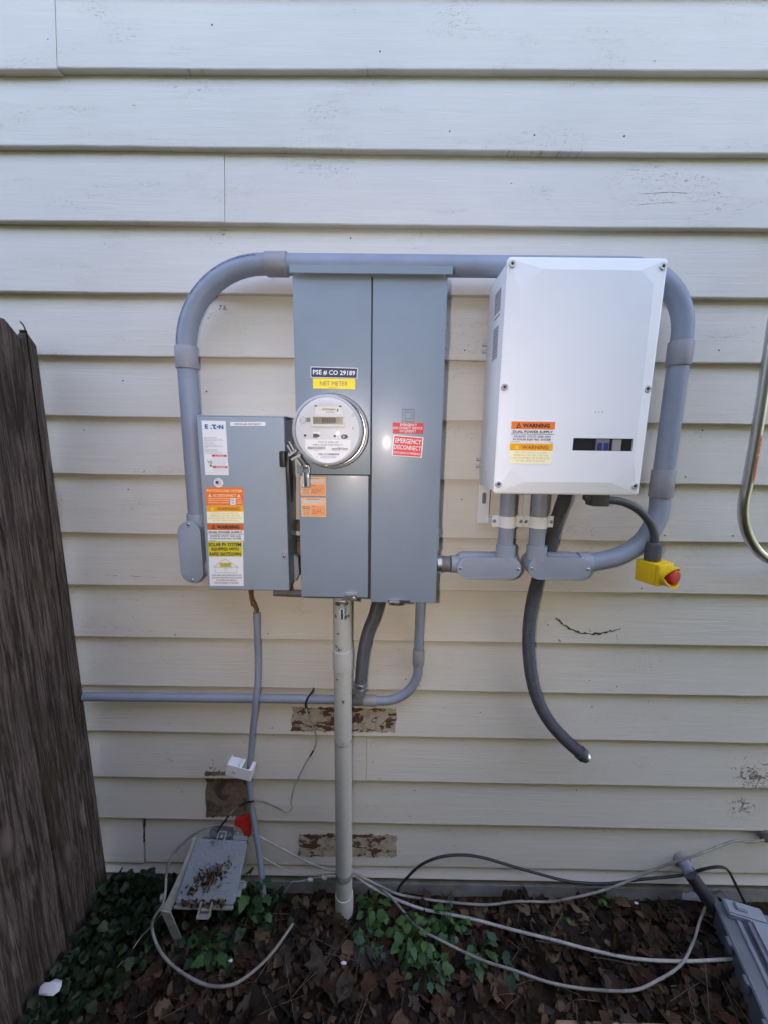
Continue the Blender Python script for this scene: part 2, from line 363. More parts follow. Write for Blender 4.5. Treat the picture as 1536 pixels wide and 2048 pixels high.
def graphics(parent, items, mp):
    """items: ('t',text,u0,v0,u1,v1,mat,bold) / ('r',u0,v0,u1,v1,mat) / ('p',[(u,v)..],mat); drawn in order, one sub-part per colour and layer"""
    bars = {}
    for it in items:
        k = it[0]; layer = {'p': 2, 't': 3, 'R': 4, 'P': 4, 'B': 4}.get(k, 1)
        mat = it[6] if k == 't' else (it[5] if k in 'rRB' else it[2])
        f = lambda u, v, L_=layer: mp(u, v)+Vector((0, -.00035*L_, 0))
        if k == 'B': bm = bars.setdefault(mat.name, (B(), mat))[0]
        else: bm = B()
        if k == 't': text_bm(bm, it[1], f, it[2], it[3], it[4], it[5], it[7] if len(it) > 7 else 0)
        elif k in 'rRB': bm.faces.new([bm.verts.new(f(u, v)) for u, v in ((it[1], it[2]), (it[3], it[2]), (it[3], it[4]), (it[1], it[4]))])
        else: bm.faces.new([bm.verts.new(f(u, v)) for u, v in it[1]])
        if k != 'B': obj('lettering' if k == 't' else 'printed_field', bm, mat, parent)
    for bm, mat in bars.values(): obj('barcode', bm, mat, parent)['kind'] = 'stuff'
def quadmap(q, Y):
    a, b, c, d = [P(x, y, Y) for x, y in q]
    return lambda u, v: (a*(1-u)+b*u)*(1-v)+(d*(1-u)+c*u)*v
def sticker(parent, q, Y, mat, items, name='sticker', label=None):
    mp = quadmap(q, Y); bm = B()
    f = [mp(u, v)+Vector((0, -.0003, 0)) for u, v in ((0, 0), (1, 0), (1, 1), (0, 1))]; b = [x+Vector((0, .0006, 0)) for x in f]
    fv = [bm.verts.new(x) for x in f]; bv = [bm.verts.new(x) for x in b]
    bm.faces.new(fv); bm.faces.new(bv[::-1])
    for i in range(4): bm.faces.new((fv[i], bv[i], bv[(i+1) % 4], fv[(i+1) % 4]))
    o = obj(name, bm, mat, parent)
    if label: o['label'] = label
    graphics(o, items, lambda u, v: mp(u, v)+Vector((0, -.0003, 0)))
    return o
def frame_items(u0, v0, u1, v1, t, tv, mat):
    return [('r', u0, v0, u1, v0+tv, mat), ('r', u0, v1-tv, u1, v1, mat), ('r', u0, v0, u0+t, v1, mat), ('r', u1-t, v0, u1, v1, mat)]
def line(u0, v0, u1, v1, w_, mat):
    d = Vector((u1-u0, v1-v0)).normalized(); n = Vector((-d.y, d.x))*w_/2
    return ('p', [(u0+n.x, v0+n.y), (u1+n.x, v1+n.y), (u1-n.x, v1-n.y), (u0-n.x, v0-n.y)], mat)
def smalltext(u0, u1, v, h, mat, s='Suitable for use as service equipment'): return ('t', s, u0, v-h/2, u1, v+h/2, mat, 0)

# ================================================================== SETTING
# ---- ground: one sheet, fine near the wall, reaching the horizon
def ground_h(x, y):
    n = noise.noise(Vector((x*5, y*5, 3)))*.014+noise.noise(Vector((x*17, y*17, 9)))*.006
    near = max(0, 1-abs(x-.2)/2.5)*max(0, 1+y/1.6) if y > -1.6 else 0
    return (n+.004)*min(1, near*2.2)
xs = [-120, -40, -12, -5, -2.6]+list(np.linspace(-1.7, 1.9, 150))+[2.8, 5, 12, 40, 120]
ys = [-120, -40, -12, -5, -2.4]+list(np.linspace(-1.3, .10, 64))+[2, 12, 40, 120]
bm = B(); gv = [[bm.verts.new((x, y, ground_h(x, y))) for x in xs] for y in ys]
for a, b in zip(gv, gv[1:]):
    for i in range(len(xs)-1): bm.faces.new((a[i], a[i+1], b[i+1], b[i]))
me = bpy.data.meshes.new('ground'); bm.to_mesh(me); bm.free(); setmesh(me, 180); me.materials.append(SOIL)
gobj = bpy.data.objects.new('ground', me); gobj['kind'] = 'structure'; col.objects.link(gobj)

# ---- house wall with lap siding, board by board
wall = thing('house_wall', 'cream painted house wall of horizontal lap siding boards', 'wall', (0, 0, 0))
L_ = [(0, 135), (0, 291), (0, 441), (0, 583), (75, 710), (90, 831), (105, 947), (125, 1065), (140, 1170), (150, 1273), (165, 1370), (180, 1462), (190, 1552), (205, 1635), (215, 1723)]
R_ = [(1536, 141.5), (1536, 306.5), (1536, 457.5), (1400, 594), (1520, 727), (1500, 849), (1490, 970), (1500, 1086), (1536, 1190), (1536, 1293), (1536, 1393), (1536, 1487), (1536, 1576.5), (1536, 1662), (1520, 1746)]
ZB = [((P(*a).z+P(*b).z)/2, (P(*b).z-P(*a).z)/(P(*b).x-P(*a).x)) for a, b in zip(L_, R_)]
EXP = .164
courses = [(ZB[0][0]+EXP*k, 0.) for k in range(4, 0, -1)]+ZB+[(P(800, 1757).z, 0.)]
BUTT = .026
XW0, XW1 = -2.6, 2.9
joints = {4: [108], 6: [447], 12: [1266], 16: [733], 18: [285]}
def siding_board(i, x0, x1, dz=0, dy=0, ztop=None, gaps=True):
    z0, sl = courses[i]; zt = courses[i-1][0]+.02 if i else z0+EXP
    bm = B(); n = max(2, int((x1-x0)/.035)); rows = []
    for k in range(n+1):
        x = x0+(x1-x0)*k/n; zz = z0+sl*x+dz+noise.noise(Vector((x*2.3, i*7.1, dz*900)))*.0022+noise.noise(Vector((x*14, i*3.3, 5)))*.0008
        ww = noise.noise(Vector((x*1.4, i*5.7, 8)))*.0016
        fr = -.0005-dy+ww
        rows.append([bm.verts.new(c) for c in ((x, fr+.0012, zz), (x, fr, zz+.0022), (x, fr+BUTT*.42, (zz+zt)/2), (x, fr+BUTT*.86, zt), (x, BUTT+.004, zt), (x, BUTT+.004, zz+.0005))])
    for a, b in zip(rows, rows[1:]):
        for k in range(6): bm.faces.new((a[k], a[(k+1) % 6], b[(k+1) % 6], b[k]))
    bm.faces.new(rows[0]); bm.faces.new(rows[-1][::-1])
    return obj('siding_board', bm, SIDING, wall, 14)
for i in range(len(courses)):
    z0 = courses[i][0]; cuts = [XW0]
    for jx in joints.get(i, []): cuts.append(P(jx, {4: 70, 6: 380, 12: 1140, 16: 1520, 18: 1680}[i]).x)
    cuts.append(XW1)
    for k in range(len(cuts)-1):
        g = .0005 if i != 18 else .0030
        siding_board(i, cuts[k]+(g if k else 0), cuts[k+1]-(g if k < len(cuts)-2 else 0), dz=(-.004 if (i == 4 and k == 0) else (-.003 if (i == 18 and k == 0) else 0)), dy=(.0015 if k == 0 and len(cuts) > 2 else 0))
obj('wall_core', box(XW0, XW1, BUTT+.006, BUTT+.12, .05, courses[0][0]+EXP+.10), SHELL, wall)
obj('foundation', box(XW0, XW1, .008, BUTT+.16, -.4, .0495), FOUND, wall)
# unseen roof blocking the sun; its eave is added to dim the upper wall
EZ = courses[0][0]+.10; EO = -.42                  # added eave: height of its underside, overhang
obj('added_soffit', box(XW0-.2, XW1+.2, EO+.02, BUTT+.10, EZ+.085, EZ+.10), SHELL, wall)
obj('added_fascia', box(XW0-.2, XW1+.2, EO, EO+.019, EZ+.07, EZ+.24), SHELL, wall)
bmr = B()
pr = [(EO-.03, EZ+.245), (3.2, EZ+2.65), (3.2, EZ+2.61), (EO-.03, EZ+.20)]
f = [bmr.verts.new((XW0-.2, y, z)) for y, z in pr]; b = [bmr.verts.new((XW1+.2, y, z)) for y, z in pr]
bmr.faces.new(f); bmr.faces.new(b[::-1])
for q in range(4): bmr.faces.new((f[q], b[q], b[(q+1) % 4], f[(q+1) % 4]))
obj('roof_slope', bmr, M('roof_shingle', (.06, .058, .055), .9), wall)

def board_y(z):
    """outer face of the siding at height z"""
    for i in range(1, len(courses)):
        if courses[i][0] <= z <= courses[i-1][0]: return BUTT*.86*(z-courses[i][0])/(courses[i-1][0]+.02-courses[i][0])
    return 0.
def wall_patch(name, q, mat, jag=.007, n=44):
    """bare place on the boards, following their slope"""
    a, b, c, d = [P(x, y, 0) for x, y in q]; bm = B(); grid = []
    for r_ in range(6):
        v = r_/5; row = []
        for k in range(n+1):
            u = k/n; p = (a*(1-u)+b*u)*(1-v)+(d*(1-u)+c*u)*v
            if r_ in (0, 5): p = p+Vector((0, 0, random.uniform(-jag, jag)*.5))
            if k in (0, n): p = p+Vector((random.uniform(-jag, jag)*.5, 0, 0))
            row.append(bm.verts.new((p.x, board_y(p.z)-.0030, p.z)))
        grid.append(row)
    for r1, r2 in zip(grid, grid[1:]):
        for k in range(n): bm.faces.new((r1[k], r1[k+1], r2[k+1], r2[k]))
    e = bmesh.ops.extrude_face_region(bm, geom=bm.faces[:]); vv = [g for g in e['geom'] if isinstance(g, bmesh.types.BMVert)]
    bmesh.ops.translate(bm, verts=vv, vec=(0, .006, 0))
    return obj(name, bm, mat, wall)
wall_patch('bare_patch', [(584, 1418), (792, 1421), (792, 1464), (583, 1462)], BARE)
wall_patch('bare_patch', [(597, 1674), (794, 1676), (793, 1715), (596, 1713)], BARE)
wall_patch('bare_patch', [(410, 1556), (496, 1558), (499, 1632), (411, 1634)], BARE2, .008)
wall_patch('bare_patch', [(409, 1543), (470, 1544), (474, 1551), (409, 1550)], BARE2, .006)
wall_patch('bare_patch', [(572, 1040), (604, 1040), (606, 1062), (572, 1062)], BARE2, .006)
wall_patch('bare_patch', [(574, 1070), (606, 1070), (608, 1150), (576, 1150)], BARE2, .006)
# long split in the board left of the conduit, and the curved gouge at right
def scar(pts, r, name='split'):
    p = catmull([Vector((P(x, y).x, board_y(P(x, y).z)-.0004, P(x, y).z)) for x, y in pts], 6)
    p = [q+Vector((0, 0, random.uniform(-1, 1)*r*.7)) for q in p]; rs = [r*(.25+.75*random.random()) for _ in p]; rs[0] = rs[-1] = r*.2
    return obj(name, add_tube(B(), p, rs, 6), SPLITM, wall)
SPLITM = M('split_wood', (.06, .034, .02), .9)
scar([(133, 1149), (180, 1149), (225, 1151), (262, 1153), (330, 1156)], .0016)
scar([(1113, 1238), (1128, 1250), (1145, 1260), (1165, 1267), (1185, 1269), (1205, 1267), (1225, 1263), (1243, 1259)], .0036, 'gouge')
scar([(1118, 1280), (1119, 1281), (1121, 1283)], .002, 'gouge'); scar([(284, 1640), (284, 1668), (286, 1690)], .004, 'split')
scar([(1290, 383), (1315, 381), (1345, 380), (1382, 382)], .0006, 'gouge'); scar([(1276, 407), (1310, 404), (1352, 401)], .0004, 'gouge'); scar([(72, 402), (82, 398), (92, 396)], .0012, 'gouge'); scar([(608, 328), (609, 345), (608, 365)], .0006, 'split')
scar([(1234, 1267), (1235, 1276), (1236, 1284)], .0008, 'split')
bm = B(); text_bm(bm, '7.6.', lambda u, v: Vector((P(u, v).x, board_y(P(u, v).z)-.0022, P(u, v).z)), 433, 606, 451, 617, 0); obj('lettering', bm, M('pencil', (.16, .15, .14), .8), wall)
bm = B()
for px, py in [(410, 782), (536, 1268), (544, 1457), (1098, 1252), (1188, 1419), (1157, 1588), (812, 1360), (840, 1372), (830, 1588), (1331, 1071), (1372, 954), (1284, 1177), (1415, 860), (1520, 874), (1467, 1072), (1073, 1304), (745, 1528), (350, 1270), (240, 760), (160, 860), (250, 980), (200, 1090), (930, 700), (925, 1000), (920, 1080), (1440, 700), (440, 330), (900, 260), (1070, 268), (420, 40), (760, 100), (1250, 270), (700, 470)]:
    p = P(px, py); add_lathe(bm, (p.x, board_y(p.z)+.001, p.z), (0, -1, 0), [(0, .0022), (.0022, .002), (.0022, 0)], 8)
o = obj('nail_hole', bm, SPLITM, wall); o['kind'] = 'stuff'

# ---- wooden fence at left, meeting the wall at a right angle
XF = P(212, 1750, 0).x+.016
def fenceY(px, py):
    d = ray(px, py); t = (XF-CAM.x)/d.x; return CAM.y+d.y*t
fb = np.mean([fenceY(29, 674), fenceY(70, 920), fenceY(117, 1225), fenceY(168, 1565)])
fb2 = np.mean([fenceY(23, 1209), fenceY(62, 1413), fenceY(104, 1678)])
wdt = .142
ft = (P(55, 658, -.05).z)
fence = thing('wooden_fence', 'weathered grey brown vertical board fence meeting the house wall at left', 'fence', (XF-.02, -.3, 0))
edges = [-.012, fb, fb2]+[fb2-wdt*k for k in range(1, 6)]
for k in range(len(edges)-1):
    y1, y0 = edges[k], edges[k+1]; prd = (0, .004, .0005, .005, 0, .004, 0)[k]
    ov = -.0007
    zt = ft+(.0, .01, -.012, .006, 0, 0, 0)[k % 7]; dog = .032
    bm = B(); x1 = XF+prd-.002; x0 = x1-.017; ya, yb = y1+ov, y0-ov
    outl = [(ya, -.05), (ya, zt-dog), (ya-dog, zt), (yb+dog, zt), (yb, zt-dog), (yb, -.05)]
    f = [bm.verts.new((x1, y, z)) for y, z in outl]; b = [bm.verts.new((x0, y, z)) for y, z in outl]
    bm.faces.new(f); bm.faces.new(b[::-1])
    for q in range(6): bm.faces.new((f[q], b[q], b[(q+1) % 6], f[(q+1) % 6]))
    bmesh.ops.bevel(bm, geom=bm.edges[:], offset=.0018, segments=1, affect='EDGES')
    obj('fence_board', bm, FENCE, fence)
for zz in (.35, 1.35): obj('rail', box(XF-.068, XF-.0205, edges[-1], -.015, zz, zz+.085, bev=.003), FENCE, fence)
pn = P(47, 652, edges[1]*.5); obj('nail', tube([(XF-.006, pn.y, ft-.01), (XF-.008, pn.y-.006, ft+.012), (XF-.012, pn.y-.01, ft+.02)], .0016, 8), SPLITM, fence)

# ---- tall unseen green mass added behind the camera: it keeps the low sky off the wall
bm = B(); HY, HH = -1.7, 3.05
for s in range(1):
    nx, nz_ = 60, 26; g = []
    for iz in range(nz_+1):
        row = []
        for ix in range(nx+1):
            x = -8+17*ix/nx; z = -.05+HH*iz/nz_
            row.append(bm.verts.new((x, HY-.10*noise.noise(Vector((x*1.3, z*1.3, 1)))-.06*noise.noise(Vector((x*4, z*4, 2)))-.12*(iz/nz_)**4, z+(.25*noise.noise(Vector((x*1.1, 4, 4))) if iz == nz_ else 0))))
        g.append(row)
    back = [[bm.verts.new((v.co.x, HY-1.6, v.co.z)) for v in (g[0][ix], g[-1][ix])] for ix in range(nx+1)]
    for a, b in zip(g, g[1:]):
        for i in range(nx): bm.faces.new((a[i], a[i+1], b[i+1], b[i]))
    for i in range(nx):
        bm.faces.new((g[-1][i], g[-1][i+1], back[i+1][1], back[i][1])); bm.faces.new((back[i][0], back[i+1][0], back[i+1][1], back[i][1]))
tag(obj('added_sky_blocker', bm, BLOCKER, None, 60), 'unseen dark green mass added across the side yard to block low sky', 'added_sky_blocker')

# ================================================================== METER PANEL
YP = -.125                                          # door plane of the meter panel
X0, X1, Z0, Z1 = rect([(584.5, 549), (898, 553), (869, 1206), (601.5, 1198)], YP)
panel = thing('meter_panel', 'tall grey steel meter and breaker panel with two door columns and rain hood', 'electrical panel', ((X0+X1)/2, -.06, Z0))
obj('cabinet', box(X0+.004, X1-.003, YP+.004, -.002, Z0+.004, Z1+.012, bev=.002), STEEL, panel)
obj('seam_backing', box(X0+.006, X1-.005, YP+.0022, YP+.0041, Z0+.006, Z1-.002), SEAM, panel)
xs_t = P(744.5, 549, YP).x; xs_b = P(739, 1200, YP).x; XS = (xs_t+xs_b)/2
ZM = P(665, 949.5, YP).z
dz = .0025
for nm, (a, b, c, d) in (('meter_cover', (X0, XS-.001, ZM+.0012, Z1)), ('lower_cover', (X0+.003, XS-.005, Z0+.010, ZM-.0012)), ('breaker_door', (XS+.0025, X1, Z0-.002, Z1-.003))):
    bm = box(a, b, YP-.002, YP+.0018, c, d, bev=.0016, seg=3); obj(nm, bm, STEEL, panel)
# rain hood
hx0, hx1, hz0, hz1 = rect([(578, 527.5), (905.7, 533.5), (905, 551), (580, 544.5)], YP-.014)
bm = B(); outl = [(-.002, hz1+.012), (YP-.014, hz1), (YP-.014, hz0), (YP-.0115, hz0), (YP-.0115, hz1-.003), (-.002, hz1+.009)]
f = [bm.verts.new((hx0, y, z)) for y, z in outl]; b = [bm.verts.new((hx1, y, z)) for y, z in outl]
bm.faces.new(f); bm.faces.new(b[::-1])
for q in range(6): bm.faces.new((f[q], b[q], b[(q+1) % 6], f[(q+1) % 6]))
bmesh.ops.bevel(bm, geom=[e for e in bm.edges if abs(e.verts[0].co.x-e.verts[1].co.x) > .1], offset=.0012, segments=2, affect='EDGES')
obj('rain_hood', bm, STEEL, panel)
# hinges and side lips at right
for y0, y1 in ((660, 684), (686, 698), (1056, 1068), (1070, 1100)):
    a, b = P(900, y0, YP+.012), P(893, y1, YP+.012); obj('hinge', box(X1-.002, X1+.0035, YP+.004, YP+.022, b.z, a.z, bev=.001), STEEL, panel)
# hasps
a, b = P(671, 1196, YP), P(694, 1206, YP)
bm = B(); add_prism(bm, stadium((a.x+b.x)/2, (a.z+b.z)/2-.001, b.x-a.x, a.z-b.z), YP-.016, YP-.013, bev=.0008)
add_prism(bm, [(P(x, y, YP).x, P(x, y, YP).z) for x, y in ((683, 1196), (690, 1196), (714, 1199), (714, 1187), (691, 1187))], YP-.0135, YP-.003)
h = obj('hasp', bm, ZINC, panel); screw(h, P(708, 1193.5, YP)+Vector((0, -.0135, 0)), .005)
obj('hole', prism(stadium(P(677, 1201, YP).x, P(677, 1201, YP).z, .010, .006), YP-.0165, YP-.0159), SEAM, h)
obj('hasp_slot', box(P(776, 1203, YP).x, P(820, 1203, YP).x, YP-.0026, YP-.0015, P(790, 1206, YP).z, P(790, 1200, YP).z), SEAM, panel)
h = obj('hasp', prism(stadium(P(789, 1203.5, YP).x, P(789, 1204, YP).z, .030, .0105), YP-.010, YP-.003, bev=.001), ZINC, panel)
obj('hole', prism(stadium(P(785, 1204, YP).x, P(785, 1204, YP).z, .009, .005), YP-.0106, YP-.0101), SEAM, h)
# pressed square emblem on the breaker door
e0, e1, e2, e3 = rect(qr(804, 817, 829, 843), YP); eo = None
bm = B(); t = .0022
for k, i in ((0, 0), (1, .0062)):
    a, b, c, d = e0+i, e1-i, e2+i, e3-i
    for (q0, q1, q2, q3) in ((a, b, d-t, d), (a, b, c, c+t), (a, a+t, c+t, d-t), (b-t, b, c+t, d-t)): add_box(bm, q0, q1, YP-.0036, YP-.0018, q2, q3, bev=.0007, seg=1)
eo = obj('pressed_emblem', bm, STEEL, panel)
YS = YP-.0022
sticker(panel, [(621.4, 733.2), (715.5, 736), (714.5, 757), (621.4, 755)], YS, PW, [('r', .012, .06, .988, .95, PNAVY), ('t', 'PSE # CO 29189', .05, .28, .95, .76, PW, .012)], label='navy sticker with white meter number')
sticker(panel, [(626, 756.5), (710.5, 758), (710, 778.5), (626, 777)], YS, PYEL, [('t', 'NET METER', .17, .27, .83, .68, PDGREY, -.012), smalltext(.38, .60, .87, .06, PDGREY, 'METERING LABEL')], label='yellow NET METER sticker')
sticker(panel, [(785.4, 845), (847.5, 846), (846.5, 867.5), (785.6, 867)], YS, PRED, [('t', 'EMERGENCY', .24, .08, .78, .32, PW, .0), ('t', 'DISCONNECT SERVICE', .02, .38, .96, .60, PW, 0), ('t', 'DISCONNECT', .23, .65, .76, .87, PW, 0), smalltext(.38, .62, .93, .05, PW, 'SERVICE LABEL')], label='small red emergency disconnect sticker')
sticker(panel, [(787, 870), (847, 875), (843.3, 915.5), (783.5, 911)], YS, PW, [('r', .035, .035, .965, .965, PREDB), ('t', 'EMERGENCY', .08, .13, .93, .36, PW, .004), ('t', 'DISCONNECT', .05, .45, .95, .67, PW, .004), ('t', 'DESCONEXI\u00d3N DE EMERGENCIA', .06, .76, .94, .88, PW, 0)], label='large tilted red emergency disconnect sticker')
for j, q in enumerate(([(601, 953), (651.5, 954), (652, 992), (601.5, 991)], [(602, 995), (652, 995.5), (652, 1034), (603, 1033)])):
    it = [('r', .08, .13, .93, .29, PLGREY), ('r', .42, .42, .95, .93, PPEACH2 if j == 0 else POR2 if False else PPEACH2)]
    it += [smalltext(.22, .74, .08, .05, INK, 'RESIDENTIAL ELECTRICAL'), ('t', 'ELECTRICAL', .05, .44, .37, .51, INK, .02), ('t', 'APPROVED' if j else 'INSTALLATION', .05, .54, .37, .61, INK, .02), smalltext(.05, .39, .68, .05, INK, 'Date of Final Review'), smalltext(.12, .33, .75, .05, INK, 'Technician'), smalltext(.08, .35, .82, .05, INK, 'Inspected by'), smalltext(.05, .38, .90, .05, INK, 'FOR INFO CALL 0000')]
    it += [('R', .42, .60, .95, .61, PBURNT), ('R', .42, .78, .95, .79, PBURNT), ('R', .42, .42, .95, .43, PBURNT), ('R', .42, .92, .95, .93, PBURNT), ('R', .42, .42, .427, .93, PBURNT), ('R', .943, .42, .95, .93, PBURNT)]
    it += [('t', 'W. lland', .46, .64, .80, .75, PDGREY, 0), smalltext(.43, .6, .455, .04, INK, 'PERMIT NO'), smalltext(.43, .65, .815, .04, INK, 'INSPECTOR')]
    sticker(panel, q, YS if j else YS, PPEACH, it, label=('upper' if j == 0 else 'lower')+' peach inspection sticker')

# ---- electric meter
c = P(654, 861, -.215); rb = .079; zc = Vector((0, -1, 0))
meter = thing('electric_meter', 'round electric meter with clear cover plugged into the grey panel', 'electric meter', (c.x, YP, c.z-.09))
cb = Vector((c.x, YP-.0025, c.z))
obj('socket_ring', lathe(cb, zc, [(-.001, .090), (.006, .0895), (.010, .087), (.016, .0862), (.017, .080), (.0, .080)], 56, False), CHROME, meter)
obj('meter_body', lathe(cb, zc, [(0, .079), (.02, .079), (.028, .0775), (.062, .0765)], 48), FLEXL if False else M('meter_body_grey', (.30, .31, .33), .4), meter)
fy = cb.y-.0665
face = obj('face_plate', lathe(Vector((c.x, cb.y-.060, c.z)), zc, [(0, .0745), (.006, .0745), (.0065, .073), (.0065, 0)], 56), FACE, meter)
obj('clear_cover', lathe(cb, zc, [(.014, .0805), (.030, .0790), (.0835, .0775), (.0875, .0755), (.0895, .071), (.0905, 0)], 56), GLASS, meter)
obj('cover_edge', lathe(cb, zc, [(.080, .0782), (.0880, .0770), (.0905, .0735), (.0907, .0715), (.0896, .0712), (.0870, .0745), (.080, .0765)], 56, False), M('frosted_cover_edge', (.36, .37, .39), .3), meter)
obj('cover_rim', lathe(cb, zc, [(.014, .0835), (.024, .0835), (.0275, .081), (.0275, .079), (.014, .079)], 56, False), CHROME, meter)
FS = (fy+DIST)/(-.215+DIST)
def mp_face(u, v): return P(u, v, -.2152)*1+Vector((0, -.2152*-1+fy, 0)) if False else Vector((P(u, v, -.2152).x, fy, P(u, v, -.2152).z))
items = [('r', 628, 811, 681, 826, PW), ('t', 'UR2247TR3604-02', 641, 815, 669, 819, INK, .01), smalltext(651, 663, 820.5, 1.4, INK, 'NET METER'), smalltext(648.5, 668, 823.3, 1.8, INK, '0000000000'), ('t', 'S', 671, 816, 675, 822, INK, .03), smalltext(632, 638, 817.5, 2, PGREY, 'SH'), smalltext(632, 642, 822.5, 1.2, PGREY, 'UTILITY'),
         ('r', 626, 808.5, 630.5, 811.5, INK), ('r', 676, 809, 680.5, 812.5, INK), ('r', 609, 834, 617, 843, M('print_green_board', (.12, .2, .13), .5)),
         ('r', 622.5, 863, 637, 876, PW), ('R', 623, 867, 632, 875, INK), ('R', 632, 868.5, 636, 873.5, INK),
         ('p', stadium(687, 873, 14, 9), INK), ('P', circ(685.5, 873, 2.3, 12), PGREY), ('p', circ(606.5, 870.5, 2.8, 14), INK), ('p', circ(667, 871.8, 2.5, 14), INK), ('p', circ(601.5, 839, 7.4, 22), PGREY), ('P', circ(601.5, 839, 5.6, 20), PLGREY), ('P', [(594, 838), (601, 839), (601, 840), (594, 839.5)], PW),
         ('p', [(607, 878.5), (700, 880), (700, 897), (692, 908), (680, 919), (667, 925), (653, 927.5), (638, 925), (625, 917), (614, 906), (607, 897)], PW),
         ('t', 'FOCUS AXRe-SD', 634, 882.3, 675, 886.3, PDGREY, 0), ('t', 'FORM 2S CL200 240V 3W 60Hz TA=30 Kh 7.2', 623, 888.2, 683, 891.3, INK, 0),
         ('t', 'LANDIS GYR', 661, 900.3, 678, 902, PDGREY, 0), smalltext(683, 694, 901.2, 1.3, PDGREY, 'LAFAYETTE'), smalltext(671, 685, 894.9, 1.6, PDGREY, '150 888 304'), smalltext(623, 635, 901.2, 1.3, PDGREY, '150888304'),
         ('t', 'PSE X150888304', 634, 907, 676, 911, INK, .01), smalltext(629.5, 632, 914, 1.6, PDGREY, 'NM')]
for x0, x1, y0, y1, n, mm in ((612, 648, 893.3, 899, 22, PDGREY), (661, 694, 896.5, 899.5, 16, INK), (638, 671, 912, 917, 18, PLAV)):
    x = x0
    while x < x1:
        wd = random.choice((.5, .8, 1.1)); items.append(('B', x, y0, min(x+wd, x1), y1, mm)); x += wd+random.choice((.5, .7))
for y in (851, 860, 870, 878): items += [('r', 591, y, 600, y+.6, PLGREY), ('r', 705, y+2, 713, y+2.6, PLGREY)]
items.append(('r', 703, 853, 706, 859, PGREY))
graphics(face, items, mp_face)
lf = [mp_face(x, y) for x, y in ((619, 829), (688, 830), (688, 853), (619, 853))]
bm = B(); x0, x1, z1, z0 = lf[0].x, lf[1].x, lf[0].z, lf[2].z; bd = .0042
for q in ((x0, x1, z1-bd, z1), (x0, x1, z0, z0+bd*1.2), (x0, x0+bd, z0+bd*1.2, z1-bd), (x1-bd, x1, z0+bd*1.2, z1-bd)): add_box(bm, q[0], q[1], fy-.004, fy+.001, q[2], q[3], bev=.0007, seg=1)
obj('display_bezel', bm, FACE, meter)
lcd = obj('display', box(x0+bd*.9, x1-bd*.9, fy-.0012, fy+.0005, z0+bd, z1-bd*.9), LCD, meter)
LI = [('t', '888888', 640.5, 834, 669.5, 845.5, INK, .02), ('t', '888', 624, 835.5, 638, 845, M('print_lcd_ghost', (.14, .12, .08), .5), 0)]+[smalltext(671, 680, 835+3.6*k, 1.2, PDGREY, 'DEMAND') for k in range(3)]
graphics(lcd, LI, lambda u, v: mp_face(u, v)+Vector((0, -.0013, 0)))
for px, py in ((652.5, 929.5), (706, 830), (594, 829)): screw(meter, Vector((P(px, py, -.215).x, cb.y-.082, P(px, py, -.215).z)), .0042, GLASS if py < 900 else ZINC, 'cover_stud')
# lock ring clamp at lower left of the meter
bm = B(); yk = -.150
def kp(x, y, Y=yk): return P(x, y, Y)
for pts, wd in (([(580, 883), (590, 902)], .004), ([(576, 890), (584, 904)], .004), ([(579, 911), (594, 900)], .0055), ([(584, 919), (602, 909.5)], .0055), ([(594, 917), (603, 931)], .004)):
    a, b = kp(*pts[0]), kp(*pts[1]); d = (b-a).normalized(); n_ = Vector((-d.z, 0, d.x))*wd/2; q = [a+n_, b+n_, b-n_, a-n_]
    add_prism(bm, [(v.x, v.z) for v in q], yk-.008, yk+.014)
obj('clamp', bm, M('cast_zinc', (.33, .34, .36), .4, .7), meter)
obj('clamp_barrel', lathe(kp(598, 913), kp(613, 934)-kp(598, 913), [(0, .0062), (.020, .0062), (.022, .0075), (.031, .0075), (.032, .004), (.032, 0)], 16), M('dark_zinc', (.22, .23, .25), .4, .7), meter)
# wire seal hanging from the clamp, a second one from the hasp
def seal(label, top, h_, wpx, Y):
    tp = P(*top, Y); s = h_
    t_ = thing('wire_seal', label, 'seal', tp-Vector((0, 0, h_)), 'clear barrel wire seals')
    wv = wpx
    obj('wire_loop', tube([tp+Vector((-wv, 0, -.45*s)), tp+Vector((-wv*.9, -.001, -.2*s)), tp+Vector((0, -.002, -.01)), tp+Vector((wv*.9, -.001, -.2*s)), tp+Vector((wv, 0, -.45*s))], .0007, 6), ZINC, t_)
    obj('seal_body', box(tp.x-wv*1.0, tp.x+wv*1.0, tp.y-.005, tp.y+.004, tp.z-s, tp.z-.42*s, bev=.002), M('clear_seal', (.55, .62, .66), .15, 0, .6, alpha=.55), t_)
    obj('seal_core', box(tp.x-wv*.35, tp.x+wv*.45, tp.y-.0065, tp.y-.0052, tp.z-s*.97, tp.z-.40*s, bev=.0003), M('teal_seal_core', (.015, .04, .05), .4), t_)
seal('clear wire seal hanging from the clamp at lower left of the meter', (611, 923), .062, .0085, -.160)
seal('clear wire seal hanging from the hasp above the painted riser pipe', (684, 1203), .048, .0065, YP-.0145)

# ================================================================== SAFETY SWITCH
YE = -.108
X0, X1, Z0, Z1 = rect([(393.7, 832.5), (569, 835), (578.3, 1180.5), (417, 1178.5)], YE)
sw = thing('safety_switch', 'light grey disconnect switch box covered in warning stickers left of the meter panel', 'disconnect box', ((X0+X1)/2, -.05, Z0))
obj('enclosure', box(X0+.006, X1-.002, YE+.006, -.002, Z0+.006, Z1-.002, bev=.002), STEEL2, sw)
bm = box(X0, X1, YE-.002, YE+.018, Z0, Z1, bev=.0028, seg=3)
obj('cover', bm, STEEL2, sw)
obj('top_lip', box(X0-.001, X1+.002, YE+.0005, -.004, Z1+.0005, Z1+.0035, bev=.0008), STEEL2, sw)
